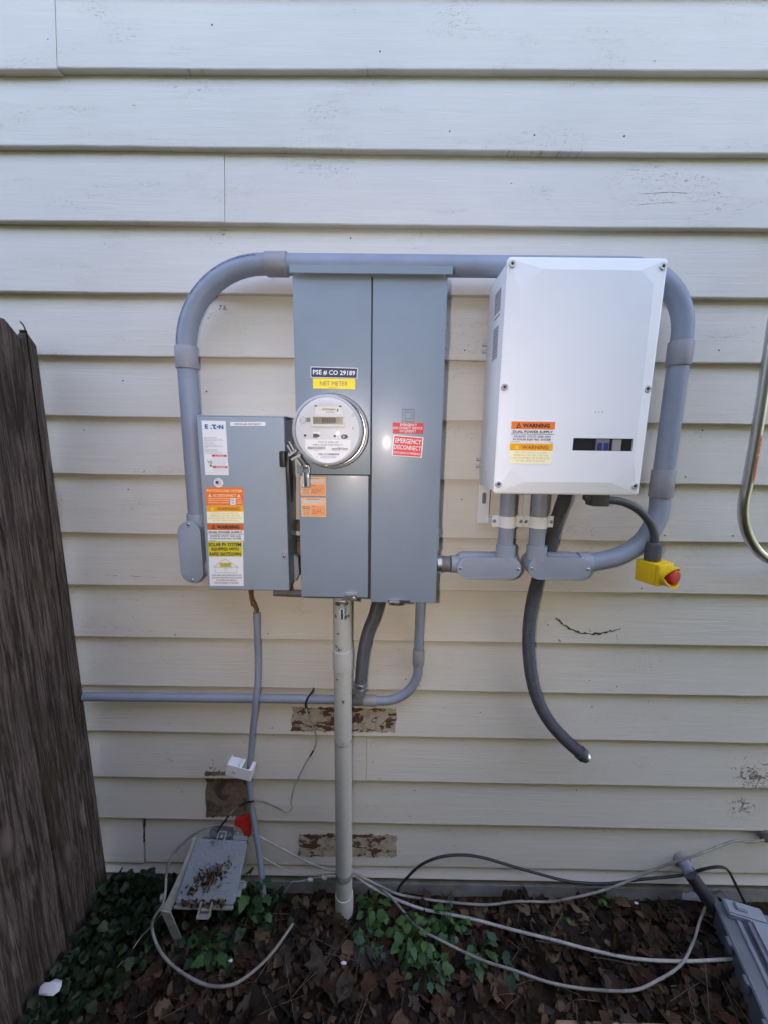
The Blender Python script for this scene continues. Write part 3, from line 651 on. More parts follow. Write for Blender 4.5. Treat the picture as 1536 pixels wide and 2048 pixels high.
# lever and grip on the right flank
bm = B(); xl = X1+.008; zt_, zb_ = P(573, 905, YE).z, P(588, 1002, YE+.04).z
out = [(YE+.004, zt_), (YE-.004, zt_-.012), (YE-.010, zt_-.035), (YE-.009, zt_-.06), (YE+.004, zb_+.02), (YE+.016, zb_), (YE+.026, zb_+.012), (YE+.034, zb_+.04), (YE+.036, zt_-.04), (YE+.022, zt_-.006)]
f = [bm.verts.new((xl-.002, y, z)) for y, z in out]; b = [bm.verts.new((xl+.002, y, z)) for y, z in out]; bm.faces.new(f); bm.faces.new(b[::-1])
for q in range(len(out)): bm.faces.new((f[q], b[q], b[(q+1) % len(out)], f[(q+1) % len(out)]))
lv = obj('lever', bm, M('lever_steel', (.16, .16, .165), .35, .6), sw)
a, b = P(560, 902, YE-.018), P(573, 934, YE-.018)
obj('grip', box(a.x, b.x, YE-.030, YE-.008, b.z, a.z, bev=.004, seg=3), BLACK, lv)
obj('pivot', lathe((X1-.002, YE+.030, (zt_+zb_)/2), (1, 0, 0), [(0, .012), (.011, .012), (.012, .010), (.012, 0)], 20), M('lever_steel', (.16, .16, .165), .35, .6), sw)
bm = B(); a = P(570.5, 1104, YE); add_box(bm, a.x-.002, a.x+.003, YE-.006, YE-.0015, a.z-.006, a.z, bev=.001); add_box(bm, a.x-.0045, a.x+.001, YE-.008, YE-.0015, a.z-.014, a.z-.005, bev=.0015)
obj('latch', bm, ZINC, sw)
bm = B(); z_ = Z0+.035; add_prism(bm, [(X1-.001, z_+.045), (X1+.010, z_+.035), (X1+.012, z_-.01), (X1+.004, z_-.028), (X1-.001, z_-.032)], -.045, -.03); obj('side_flange', bm, STEEL2, sw)
YS = YE-.0022
# maker's sticker
it = [('t', 'E', .13, .066, .26, .145, PBLUE, .035), ('p', [(.36, .083), (.40, .083), (.385, .10)], PBLUE), ('p', [(.34, .145), (.44, .145), (.40, .122)], PBLUE), ('r', .42, .066, .60, .088, PBLUE), ('p', [(.47, .088), (.54, .088), (.545, .125), (.60, .128), (.60, .147), (.49, .147), (.475, .13)], PBLUE), ('p', [(.665+.04*math.cos(a), .108+.018*math.sin(a)) for a in np.linspace(0, 6.28, 12, False)], PBLUE), ('t', 'N', .72, .068, .90, .148, PBLUE, .04)]
for v, u in ((.305, .58), (.33, .82), (.355, .88), (.388, .46), (.42, .50), (.445, .80), (.468, .86), (.488, .2), (.52, .55), (.545, .62), (.567, .80), (.60, .94)): it.append(smalltext(.06, u, v, .014, PDGREY, 'Enclosed switch rated for use on circuits'[:max(8, int(u*40))]))
it += [('r', .34, .62, .97, .655, PRED), ('t', '\u25b2 DANGER', .47, .626, .86, .65, PW, .02), ('r', .34, .83, .97, .865, PRED), ('t', '\u25b2 PELIGRO', .49, .836, .88, .86, PW, .02)]
for v in (.675, .70, .735, .76, .785, .81, .885, .905, .925): it.append(smalltext(.36, .93, v, .012, PGREY if v != .735 else PDGREY, 'Hazardous voltage turn off power'))
it += [('p', [(.10, .71), (.17, .74), (.20, .76), (.15, .785), (.17, .765), (.16, .75)], INK), ('p', [(.22, .73), (.30, .725), (.34, .76), (.33, .80), (.22, .785)], PGREY), ('p', [(.21, .80), (.33, .82), (.28, .845), (.24, .84)], INK), line(.04, .958, .98, .962, .004, PGREY)]
sticker(sw, [(403, 841), (451.3, 842.2), (457.5, 950.5), (410.8, 949.8)], YS, PW, it, label='tall white maker sticker with blue lettering')
sticker(sw, qr(460.5, 844, 531, 852), YS, PW, [('t', 'CONTROLLER DISCONNECT', .11, .30, .88, .72, INK, 0)], label='small white printed label')
# round flag sticker
cf = P(437, 965.5, YS); bm = lathe(cf+Vector((0, .0005, 0)), (0, -1, 0), [(0, .0118), (.0009, .0118), (.0009, 0)], 26); fs = obj('sticker', bm, PW, sw); fs['label'] = 'round white flag sticker'
FB = flat('flag_blue', (.03, .04, .16)); FR = flat('flag_red', (.62, .30, .34))
def mpf(u, v): return cf+Vector((.0118*u, -.0004, -.0118*v))
fi = [('r', -.62, -.38, 0, .22, FB)]+[('r', (0 if k < 3 else -.62), -.38+.21*k, .62, -.28+.21*k, FR) for k in range(5)]+[('t', 'MADE IN USA', -.5, -.75, .5, -.52, PDGREY, 0)]
graphics(fs, fi, mpf)
PY2 = flat('pale_peach_lettering', (.95, .66, .36))
sticker(sw, [(411, 974), (486, 975), (486.3, 1010.5), (412.5, 1010)], YS, POR, [('t', 'PHOTOVOLTAIC SYSTEM', .03, .12, .97, .28, PY2, .018), ('t', 'AC DISCONNECT', .19, .38, .82, .53, PY2, .02), ('p', [(.06, .54), (.11, .35), (.16, .54)], PY2), ('p', [(.84, .54), (.89, .35), (.94, .54)], PY2), ('r', .06, .60, .94, .63, PY2), ('t', 'OPERATING VOLTAGE', .05, .69, .62, .77, PY2, .015), ('t', 'OPERATING CURRENT', .05, .82, .62, .90, PY2, .015), ('r', .655, .62, .80, .98, PW), ('t', '240', .68, .67, .77, .76, PBLUE, 0), ('t', '32', .70, .82, .76, .91, PBLUE, 0), ('t', 'VOLTS', .82, .70, .97, .78, PY2, .015), ('t', 'AMPS', .82, .83, .97, .91, PY2, .015)], label='orange photovoltaic AC disconnect sticker')
def shock_sticker(par, q, Y, label, tcol):
    sticker(par, q, Y, PPALE, [('r', 0, 0, 1, .34, POR2), ('t', 'WARNING', .28, .09, .90, .27, tcol, .0), ('p', [(.10, .28), (.16, .07), (.22, .28)], PYEL)]+[('t', s, a, .40+.135*k, b, .40+.135*k+.085, PFAINT, 0) for k, (s, a, b) in enumerate((('ELECTRIC SHOCK HAZARD', .12, .88), ('TERMINALS ON THE LINE AND', .08, .92), ('LOAD SIDES MAY BE ENERGIZED', .03, .97), ('IN THE OPEN POSITION', .16, .84)))], label=label)
def dual_sticker(par, q, Y, label):
    sticker(par, q, Y, PW, [('r', 0, 0, 1, .36, PBURNT if par is sw else POR), ('t', 'WARNING', .26, .09, .88, .28, INK, .03), ('p', [(.11, .30), (.17, .06), (.23, .30)], INK), ('P', [(.14, .27), (.17, .13), (.20, .27)], PBURNT if par is sw else POR), ('R', .166, .17, .174, .25, INK), ('t', 'DUAL POWER SUPPLY', .04, .42, .96, .54, INK, .02), ('r', 0, .585, 1, .605, INK), ('t', 'SOURCES: UTILITY GRID AND', .07, .655, .92, .75, INK, .01), ('t', 'PV SOLAR ELECTRIC SYSTEM', .06, .80, .92, .89, INK, .01), ('r', .02, .955, .2, .97, PDGREY), ('r', .9, .955, .98, .97, PDGREY)], label=label)
shock_sticker(sw, [(413, 1011), (486.7, 1011), (487.5, 1046), (414.5, 1046)], YS, 'amber and pale yellow shock hazard sticker', flat('brown', (.25, .10, .02)))
dual_sticker(sw, [(414.5, 1047), (487.7, 1047.5), (488, 1082.5), (416, 1082)], YS, 'burnt orange and white dual power supply sticker')
it = [('r', 0, 0, .985, .335, POLIVE), ('t', 'SOLAR PV SYSTEM', .02, .025, .95, .105, INK, .02), ('t', 'EQUIPPED WITH', .10, .13, .88, .21, INK, .02), ('t', 'RAPID SHUTDOWN', .04, .235, .94, .315, INK, .02)]
it += [line(.13, .57, .48, .385, .007, PDGREY), line(.48, .385, .86, .57, .007, PDGREY), line(.13, .57, .86, .57, .006, PDGREY), line(.17, .57, .18, .70, .007, PDGREY), line(.82, .57, .81, .70, .007, PDGREY), line(.18, .70, .81, .70, .006, PDGREY), ('R', .32, .47, .66, .56, POLIVE), line(.46, .60, .46, .69, .006, PDGREY), line(.53, .60, .53, .69, .006, PDGREY), line(.46, .60, .53, .60, .005, PDGREY)]
for k, (s, a, b) in enumerate((('TURN RAPID SHUTDOWN SWITCH TO', .07, .95), ('THE "OFF" POSITION TO SHUT DOWN', .07, .96), ('PV SYSTEM AND REDUCE', .20, .80), ('SHOCK HAZARD IN THE ARRAY', .14, .88))): it.append(('t', s, a, .735+.058*k, b, .735+.058*k+.036, PDGREY, .01))
st = sticker(sw, [(416, 1083), (485.5, 1083), (487.3, 1172), (420, 1171.5)], YS, PW, it, label='yellow and white rapid shutdown sticker with house outline')
mp_ = quadmap([(416, 1083), (485.5, 1083), (487.3, 1172), (420, 1171.5)], YS)
bm = B(); text_bm(bm, 'SOLAR ELECTRIC', lambda u, v: mp_(u, v)+Vector((0, -.0018, 0)), .34, .48, .64, .51, .01); text_bm(bm, 'PV PANELS', lambda u, v: mp_(u, v)+Vector((0, -.0018, 0)), .38, .52, .60, .55, .01); obj('lettering', bm, PDGREY, st)
# nipple between the switch box and the meter panel
nip = thing('conduit_nipple', 'short dark conduit nipple between switch box bottom and meter panel', 'conduit', P(575, 1190, -.03))
obj('pipe', tube([P(548, 1185, -.035), P(606, 1187, -.035)], .0105, 16, 0), M('aged_pvc', (.17, .17, .18), .6, c2=(.12, .12, .125), ns=40), nip)
# ================================================================== INVERTER
YI = -.198; YR = -.1905
q = [(1016.7, 512.5), (1334.5, 518.5), (1277.5, 990.5), (985.5, 987.5)]
X0, X1, Z0, Z1 = rect(q, YR)
inv = thing('inverter_cabinet', 'white powder coated inverter cabinet with a dark inspection window', 'inverter', ((X0+X1)/2, -.1, Z0))
bm = box(X0+.003, X1-.003, YR+.010, -.030, Z0+.004, Z1-.004, bev=.004); obj('housing', bm, WHITE, inv)
obj('gasket', box(X0+.006, X1-.006, YR+.006, YR+.0105, Z0+.007, Z1-.007), PGREY, inv)
# front cover: rim, sloping flanks, raised octagon with window opening
octp = [P(x, y, YI) for x, y in ((1040, 584), (1086, 538), (1281, 541), (1308, 568), (1268, 927), (1222, 965), (1050, 964), (1024, 935))]
wq = [P(x, y, YI) for x, y in ((1147, 876), (1267, 877.5), (1264.5, 902.5), (1144.5, 901))]
wx0, wx1, wz0, wz1 = (wq[0].x+wq[3].x)/2, (wq[1].x+wq[2].x)/2, (wq[2].z+wq[3].z)/2, (wq[0].z+wq[1].z)/2
e = .005
outer = [(X0, Z1-e), (X0+e, Z1), (X1-e, Z1), (X1, Z1-e), (X1, Z0+e), (X1-e, Z0), (X0+e, Z0), (X0, Z0+e)]
bm = B(); ov = [bm.verts.new((x, YR, z)) for x, z in outer]; bv = [bm.verts.new((x, YR+.007, z)) for x, z in outer]
insx = .030
mid = [bm.verts.new((x, YR-.002, z)) for x, z in [(X0+.0035, Z1-e-.001), (X0+e+.001, Z1-.0035), (X1-e-.001, Z1-.0035), (X1-.0035, Z1-e-.001), (X1-.0035, Z0+e+.001), (X1-e-.001, Z0+.0035), (X0+e+.001, Z0+.0035), (X0+.0035, Z0+e+.001)]]
iv = [bm.verts.new((p.x, YI, p.z)) for p in octp]
for k in range(8):
    k2 = (k+1) % 8
    bm.faces.new((bv[k], bv[k2], ov[k2], ov[k])); bm.faces.new((ov[k], ov[k2], mid[k2], mid[k])); bm.faces.new((mid[k], mid[k2], iv[k2], iv[k]))
bm.faces.new(bv[::-1])
hole = [bm.verts.new((x, YI, z)) for x, z in ((wx0, wz1), (wx1, wz1), (wx1, wz0), (wx0, wz0))]
hb = [bm.verts.new((v.co.x, YI+.006, v.co.z)) for v in hole]
allv = iv+hole
for tri in tessellate_polygon([[v.co for v in iv], [v.co for v in hole]]): bm.faces.new([allv[i] for i in tri])
for k in range(4): bm.faces.new((hole[k], hole[(k+1) % 4], hb[(k+1) % 4], hb[k]))
cov = obj('front_cover', bm, WHITE, inv, 3)
win = obj('window_well', (lambda b_: b_)(B()) if False else box(wx0-.004, wx1+.004, YI+.0061, YI+.0065, wz0-.004, wz1+.004), BLACK, inv)
# breakers behind the pane
def wp(px, py): return P(px, py, YI)
for a, b, nm, mt, dp in ((1193, 1219, 'breaker', LGREY, .0045), (1226, 1243, 'terminal_block', LWHITE, .0040)):
    o = obj(nm, box(wp(a, 890).x, wp(b, 890).x, YI+.0062-dp, YI+.0061, wz0+.0005, wz1-.0015, bev=.0005), mt, win)
    if nm == 'breaker':
        for t0, t1 in ((1195, 1204), (1208, 1217)): obj('toggle', box(wp(t0, 895).x, wp(t1, 895).x, YI+.0006, YI+.003, wz0+.001, wz0+.018, bev=.0006), LBLUE, win)
obj('pane', box(wx0+.0003, wx1-.0003, YI-.0004, YI+.0003, wz0+.0003, wz1-.0003), PANE, inv)
for px, py in ((1023.8, 527.4), (1326.5, 532.5), (1008.3, 774), (1295.5, 778), (995.5, 968.5), (1270, 972.4)):
    p = P(px, py, YR-.0045); p.x = min(max(p.x, X0+.0095), X1-.0095)
    bm = lathe(p+Vector((0, .002, 0)), (0, -1, 0), [(-.006, .0078), (.0030, .0078), (.0042, .0068), (.0042, .0036), (.002, .0032), (.002, 0)], 20); so1 = obj('screw', bm, M('stainless_screw', (.62, .62, .63), .35, .55), inv); obj('socket', lathe(p+Vector((0, -.0003, 0)), (0, -1, 0), [(0, .0031), (.0006, .0031), (.0006, 0)], 6), SEAM, so1)
bm = B()
for px in (1190.5, 1197.3, 1204.5): add_lathe(bm, P(px, 824.3, YI)+Vector((0, .0005, 0)), (0, -1, 0), [(0, .001), (.0008, .001), (.0008, 0)], 8)
obj('indicator_dots', bm, INK, inv)
dual_sticker(inv, [(1023, 842.5), (1110.5, 843.8), (1107, 886), (1020.3, 885)], YI-.0003, 'orange and white dual power supply sticker')
shock_sticker(inv, [(1020, 886.5), (1106, 887.5), (1101.5, 928.5), (1017.8, 927)], YI-.0003, 'amber and pale yellow shock hazard sticker', flat('brown', (.25, .10, .02)))
# left flank: louvre slots, data label, bolts
xs_ = X0+.003
def sideYZ(px, py):
    d = ray(px, py); t_ = (xs_-CAM.x)/d.x; q_ = CAM+d*t_; return q_.y, q_.z
ya, za = sideYZ(990, 592); yb, zb2 = sideYZ(1001, 575); _, zlo = sideYZ(989, 636)
for k in range(11):
    zc_ = zb2-.004-(zb2-zlo)*.92*k/10-(.006 if k == 10 else 0)
    obj('louvre_slot', box(xs_-.0006, xs_+.001, -.145, -.095, zc_-.0010, zc_+.0010), PDGREY, inv)
zt1, zt2 = sideYZ(993, 655)[1], sideYZ(985, 722)[1]
bm = box(xs_-.0007, xs_+.001, -.140, -.098, zt2, zt1); dl = obj('data_label', bm, flat('data_grey', (.30, .30, .34)), inv)
bm = B()
for k in range(9): add_box(bm, xs_-.0011, xs_-.0006, -.137+.002*(k % 3), -.102, zt1-.006-(zt1-zt2)*k/9.5-.002, zt1-.006-(zt1-zt2)*k/9.5)
obj('printed_field', bm, PLGREY, dl)
for px, py in ((968, 690), (966, 703.5), (955.5, 919), (954.5, 933)):
    p = P(px, py, -.040); obj('bolt', lathe((xs_+.001, -.040, p.z), (-1, 0, 0), [(0, .0022), (.008, .0022), (.008, .0042), (.013, .0042), (.013, 0)], 12), ZINC, inv)
# mounting plate behind, with its two legs and slot
pz0 = P(966, 1046, -.02).z; pz1 = Z0+.10
bm = B(); xa, xb = P(956, 1000, -.02).x, P(979, 1000, -.02).x; slx, slz = P(968, 996, -.02).x, P(968, 996, -.02).z
add_prism(bm, [(xa, Z1-.10), (xb, Z1-.10), (xb, pz0), (xa, pz0)], -.022, -.018, bev=.0008)
add_prism(bm, [(P(1047, 1000, -.02).x, pz1), (P(1061, 1000, -.02).x, pz1), (P(1061, 1000, -.02).x, pz0+.002), (P(1047, 1000, -.02).x, pz0+.002)], -.022, -.018, bev=.0008)
add_box(bm, xb-.001, P(1061, 1000, -.02).x, -.0215, -.0185, pz0+.0005, pz0+.022); add_box(bm, xa, X1-.02, -.031, -.0225, Z0+.05, Z1-.05)
mp_plate = obj('mounting_plate', bm, WHITEM, inv)
obj('slot', prism(stadium(slx, slz, .011, .032), -.0235, -.0225), PDGREY, mp_plate); obj('slot_rim', prism(stadium(slx, slz, .017, .039), -.0229, -.0221, bev=.0003), WHITEM, mp_plate)
bm = B(); add_box(bm, P(984, 1040, -.08).x, P(1106, 1040, -.08).x, -.0835, -.080, P(1000, 1052, -.08).z, P(1000, 1033, -.08).z); add_box(bm, xb-.002, P(990, 1040, -.05).x, -.0795, -.018, pz0+.001, pz0+.021)
obj('clamp_bar', bm, WHITEM, inv)

# ================================================================== CONDUITS
RC = .0242
def coupling(par, a, b, r, mat=PVCB, lip=.0015):
    a, b = Vector(a), Vector(b); L = (b-a).length
    return obj('coupling', lathe(a, b-a, [(0, r*.86), (0, r-.0006), (lip, r), (L-lip, r), (L, r-.0006), (L, r*.86)], 28), mat, par)
def cond_body(par, cov_q, Yf, depth, mat=PVCL, tilt=0):
    x0, x1, z0, z1 = rect(cov_q, Yf); cx, cz, ww, hh = (x0+x1)/2, (z0+z1)/2, x1-x0, z1-z0
    b_ = obj('conduit_body', prism(stadium(cx, cz, ww-.004, hh-.004), Yf+.004, Yf+depth, bev=.004), mat, par)
    c_ = obj('cover_plate', prism(stadium(cx, cz, ww, hh), Yf, Yf+.0045, bev=.0012), mat, par)
    dx, dz_ = (ww/2-.008, 0) if ww > hh else (0, hh/2-.008)
    for s in (-1, 1): screw(c_, (cx+s*dx, Yf-.0002, cz+s*dz_), .0042)
    return cx, cz, ww, hh
YC = -.052
loop = thing('conduit_loop', 'large grey plastic conduit arching over the meter panel from left fitting to right fitting', 'conduit', P(700, 540, YC))
vpx = P(379, 860, YC).x
zf = P(380, 1040, YC).z
pl1 = [P(377, 736, YC), P(387, 1040, YC)]; pl1[0].x = pl1[1].x = (P(380.5, 740, YC).x+P(391, 1035, YC).x)/2
xl_ = pl1[0].x
obj('pipe', tube(pl1, RC, 28, 0), PVC, loop)
ztop = P(480, 528, YC).z; zc1 = P(378, 694, YC).z; zc2 = P(378, 738, YC).z
coupling(loop, (xl_, YC, zc1), (xl_, YC, zc2), RC+.0035)
xk0, xk1 = P(533, 528, YC).x, P(575, 528, YC).x
rr = .19
def elbow(x_, zbot, xr, zt_, rad, n=14, side=1):
    rad = min(rad, abs(xr-x_)*.98, abs(zt_-zbot)*.98)
    pts = [Vector((x_, YC, zbot))]
    for k in range(n+1):
        a = math.pi*k/(2*n); pts.append(Vector((x_+side*rad*(1-math.cos(a)), YC, zt_-rad+rad*math.sin(a))))
    pts.append(Vector((xr, YC, zt_))); return pts
obj('elbow', add_tube(B(), elbow(xl_, zc1-.015, xk0+.015, ztop, .205), RC, 28), PVC, loop)
coupling(loop, (xk0, YC, ztop), (xk1, YC, ztop), RC+.0035)
xr_ = (P(1366.5, 640, YC).x+P(1357, 735, YC).x+P(1329, 938, YC).x)/3; zr = P(1100, 540, YC).z
ztop2 = (ztop+P(960, 536, YC).z)/2
obj('pipe', tube([(xk1-.02, YC, ztop), (xr_-.16, YC, ztop)], RC, 28, 0), PVC, loop)
zq1, zq2 = P(1361, 684, YC).z, P(1358, 732, YC).z
obj('elbow', add_tube(B(), elbow(xr_, zq1-.015, xr_-.165, ztop, .150, side=-1), RC, 28), PVC, loop)
coupling(loop, (xr_, YC, zq1), (xr_, YC, zq2), RC+.0037)
zq3, zq4 = P(1326, 940, YC).z, P(1324, 994, YC).z
obj('pipe', tube([(xr_, YC, zq2+.015), (xr_, YC, zq3-.015)], RC, 28, 0), PVC, loop)
coupling(loop, (xr_, YC, zq3), (xr_, YC, zq4), RC+.0037)
Yb = -.075
bp_ = [Vector((xr_, YC, zq4+.02)), Vector((xr_, YC, zq4-.005)), P(1317, 1026, YC-.004), P(1306, 1052, YC-.008), P(1290, 1077, YC-.013), P(1262, 1100, YC-.018), P(1226, 1116, YC-.021), P(1180, 1125, Yb), P(1160, 1127, Yb)]
obj('bend', add_tube(B(), resample(catmull(bp_, 8), .01), RC, 28), PVC, loop)
# printed line along the left elbow
ep = elbow(xl_, zc1-.015, xk0+.015, ztop, .205)[1:-1]
def elbow_print():
    bm = B(); p_ = resample(ep, .004); rad = RC+.0005; ang = R(33)
    cen = None
    s = 'NONMETALLIC RIGID PVC CONDUIT  RESISTANT CONDUIT NEMA TC-2  1-1/2 SCHEDULE 80 PVC'
    c = bpy.data.curves.new('t', 'FONT'); c.body = s; c.size = 1; c.offset = .025
    o = bpy.data.objects.new('t', c); col.objects.link(o); me = bpy.data.meshes.new_from_object(o.evaluated_get(bpy.context.evaluated_depsgraph_get()))
    L = max(v.co.x for v in me.vertices); n = len(p_)
    vs = []
    for v in me.vertices:
        u = .02+.95*v.co.x/L; f = u*(n-1); i = min(int(f), n-2); pp = p_[i].lerp(p_[i+1], f-i); tg_ = (p_[i+1]-p_[i]).normalized()
        nrm = Vector((-tg_.z, 0, tg_.x)); a = ang-(v.co.y-.35)*.0075/RC*1.0
        vs.append(bm.verts.new(pp+(nrm*math.sin(ang+(v.co.y-.35)*.0085/RC)+Vector((0, -1, 0))*math.cos(ang+(v.co.y-.35)*.0085/RC))*rad))
    for p in me.polygons:
        try: bm.faces.new([vs[i] for i in p.vertices])
        except ValueError: pass
    bpy.data.objects.remove(o); bpy.data.curves.remove(c); bpy.data.meshes.remove(me); return bm
el = [o for o in loop.children if o.name.startswith('elbow')][0]
obj('lettering', elbow_print(), flat('conduit_print', (.05, .06, .13)), el)
# left conduit body
YL = -.092
cx, cz, ww, hh = cond_body(loop, [(356.5, 1043), (402, 1043), (405, 1166), (359.5, 1166)], YL, .075)
coupling(loop, (xl_, YC, P(380, 1027, YC).z), (xl_, YC, cz+hh/2-.02), RC+.004, PVCL)
obj('hub', lathe((cx+.01, YC+.004, cz-hh/2+.035), (1, 0, 0), [(0, .027), (.045, .027), (.05, .024), (.05, 0)], 24), PVCL, loop)
# right conduit body of the loop
cxr, czr, wwr, hhr = cond_body(loop, qr(1057, 1115.5, 1183, 1160), -.112, .07)
obj('hub', lathe((cxr+wwr/2-.02, -.075, P(1175, 1126, -.075).z), (1, .05, .05), [(0, .029), (.03, .029), (.032, .027), (.032, .02)], 24), PVCL, loop)
obj('hub', lathe(P(1072, 1118, -.088), (0, 0, 1), [(0, .0262), (P(1072, 1091, -.088).z-P(1072, 1118, -.088).z, .0262), (P(1072, 1091, -.088).z-P(1072, 1118, -.088).z+.001, .022)], 24), PVCL, loop)
obj('backing_bulge', lathe((cxr-wwr/2+.018, -.07, czr+.006), (1, 0, 0), [(-.016, .012), (-.008, .024), (0, .027), (wwr-.04, .027), (wwr-.03, .02)], 20), PVCL, loop)
zpt = Z0+.010
obj('pipe', tube([(P(1076, 1040, -.088).x, -.088, zpt), (P(1072, 1100, -.088).x, -.088, P(1072, 1098, -.088).z)], .0205, 24, 0), PVC, loop)
# left conduit body feeding the meter panel
run = thing('conduit_run', 'short grey conduit fitting joining the meter panel side to the inverter underside', 'conduit', P(980, 1140, -.1))
cxl, czl, wwl, hhl = cond_body(run, qr(914, 1116, 1043, 1159), -.112, .07)
obj('backing_bulge', lathe((cxl-wwl/2+.018, -.07, czl+.006), (1, 0, 0), [(-.016, .012), (-.008, .024), (0, .027), (wwl-.03, .027), (wwl-.02, .02)], 20), PVCL, run)
obj('hub', lathe(P(1010, 1118, -.088), (0, 0, 1), [(0, .025), (P(1010, 1090, -.088).z-P(1010, 1118, -.088).z, .025), (P(1010, 1090, -.088).z-P(1010, 1118, -.088).z+.001, .021)], 24), PVCL, run)
obj('pipe', tube([(P(1013, 1040, -.088).x, -.088, zpt), (P(1010, 1100, -.088).x, -.088, P(1010, 1098, -.088).z)], .0195, 24, 0), PVC, run)
zh = P(900, 1128, -.075).z
obj('hub', lathe((P(901, 1128, -.075).x, -.075, zh), (1, 0, 0), [(0, .021), (.0, .0235), (.025, .0235), (.03, .02)], 24), PVCL, run)
pn_ = panel.location
obj('adapter', lathe((P(866, 1128, -.075).x, -.075, zh), (1, 0, 0), [(0, .022), (.024, .022), (.024, .0225), (.0255, .0225), (.0255, .0212), (.044, .0212)], 24), M('aged_pvc', (.17, .17, .18), .6), run)
obj('threaded_ring', lathe((P(870, 1128, -.075).x, -.075, zh), (1, 0, 0), [(.004, .0222), (.004, .0238), (.016, .0238), (.016, .0222)], 24), ZINC, run)
# two pipe clamps under the inverter
for k, (xa_, xb_, cx_, r_) in enumerate(((984, 1046, 1014, .0215), (1047.5, 1107, 1076, .0225))):
    za_, zb_ = P(1015, 1031.5, -.09).z, P(1015, 1054, -.09).z; pcx = P(cx_, 1042, -.088).x; l, r2 = P(xa_, 1042, -.086).x, P(xb_, 1042, -.086).x
    t_ = thing('pipe_clamp', ('left' if k == 0 else 'right')+' white metal clamp strap round the conduits under the inverter', 'pipe clamp', (pcx, -.08, zb_), 'white pipe clamps')
    prof = [(l, -.086), (pcx-r_-.003, -.086)]+[(pcx+r_*1.05*math.cos(a), -.088-r_*1.05*math.sin(a)*1.0) for a in np.linspace(math.pi*.98, math.pi*.02, 13)]+[(pcx+r_+.003, -.086), (r2, -.086)]
    bm = B(); th = .0018
    fr = [[bm.verts.new((x, y, z)) for x, y in prof] for z in (zb_, za_)]; bk = [[bm.verts.new((x, y+th if abs(y+.086) < 1e-6 else y+th*.6, z)) for x, y in prof] for z in (zb_, za_)]
    for i in range(len(prof)-1):
        bm.faces.new((fr[0][i], fr[0][i+1], fr[1][i+1], fr[1][i])); bm.faces.new((bk[0][i], bk[1][i], bk[1][i+1], bk[0][i+1])); bm.faces.new((fr[1][i], fr[1][i+1], bk[1][i+1], bk[1][i])); bm.faces.new((fr[0][i], bk[0][i], bk[0][i+1], fr[0][i+1]))
    for i in (0, -1): bm.faces.new((fr[0][i], fr[1][i], bk[1][i], bk[0][i]))
    obj('strap', bm, WHITEM, t_, 50)
    for x in (l+.006, r2-.006): screw(t_, (x, -.0865, (za_+zb_)/2), .0048)

# flexible conduits
fa = thing('flexible_conduit', 'long dark flexible conduit hanging below the inverter with a loose metal end', 'conduit', P(1060, 1300, -.05))
pts = [Vector((P(1131, 985, -.075).x, -.075, Z0+.012)), P(1129, 996, -.075), P(1121, 1018, -.065), P(1111, 1050, -.052), P(1099, 1097, -.042), P(1087, 1130, -.040), P(1075, 1162, -.040), P(1063.7, 1210, -.040), P(1057.5, 1261, -.040), P(1058, 1311, -.040), P(1064.5, 1361.5, -.041), P(1079, 1408.6, -.043), P(1103, 1449, -.047), P(1134, 1482.5, -.055), P(1164.5, 1509, -.064)]
obj('jacket', ribbed(pts, .0172), FLEX, fa)
d = (pts[-1]-pts[-2]).normalized(); e_ = pts[-1]
obj('connector', lathe(e_-d*.012, d, [(0, .0185), (.001, .0205), (.016, .0205), (.017, .019), (.019, .019)], 24), FLEX, fa)
obj('threaded_end', lathe(e_, d, [(.004, .0195), (.0065, .0195), (.0068, .016), (.016, .0160), (.0165, .0125), (.010, .012), (.010, 0)], 20), ZINC, fa)
fb_ = thing('flexible_conduit', 'short dark flexible conduit below the meter panel beside the painted riser', 'conduit', P(725, 1390, -.05))
pts = [P(757, 1198, -.062), P(755, 1208, -.062), P(747.5, 1235, -.058), P(736, 1264, -.052), P(728.5, 1295, -.048), P(724, 1328, -.045), P(721.5, 1366, -.043)]
obj('jacket', ribbed(pts, .0168), FLEX, fb_)
a = P(721, 1364, -.043); d = (P(718, 1392, -.043)-a).normalized()
obj('hex_nut', lathe(a, d, [(0, .018), (.002, .0212), (.013, .0212), (.015, .0185), (.017, .0185), (.018, .0205), (.022, .0205), (.0225, .016)], 6), ZINC, fb_)
obj('adapter', lathe(a, d, [(.020, .015), (.040, .0155), (.046, .0145), (.046, 0)], 16), M('aged_pvc', (.17, .17, .18), .6), fb_)
# small grey PVC run
sm = thing('conduit_run', 'thin grey conduit from the meter panel bending left along the wall to the fence', 'conduit', P(500, 1397, -.02))
YQ = -.0165; rs_ = .0134; zhz = P(420, 1395.5, YQ).z; xv = P(838, 1260, YQ).x
pzt = panel.location.z+.006
obj('pipe', tube([(xv, -.030, pzt), (xv, -.026, P(838, 1240, YQ).z), (xv, YQ, P(838, 1310, YQ).z)], rs_, 20, 6), PVC, sm)
coupling(sm, (xv, YQ-.001, P(838, 1299, YQ).z), (xv, YQ, P(838, 1329, YQ).z), rs_+.0032)
zel = P(770, 1401.5, YQ).z; zq = P(837, 1322, YQ).z
rad = min(.105, zq-zel-.002)
pts = [Vector((xv, YQ, zq))]+[Vector((xv-rad*(1-math.cos(a)), YQ, zel+rad-rad*math.sin(a))) for a in np.linspace(0, math.pi/2, 12)]+[Vector((P(740, 1401, YQ).x, YQ, zel))]
obj('elbow', add_tube(B(), pts, rs_, 20), PVC, sm)
coupling(sm, (P(752.5, 1401, YQ).x, YQ, zel), (P(727, 1401, YQ).x, YQ, zel), rs_+.0034)
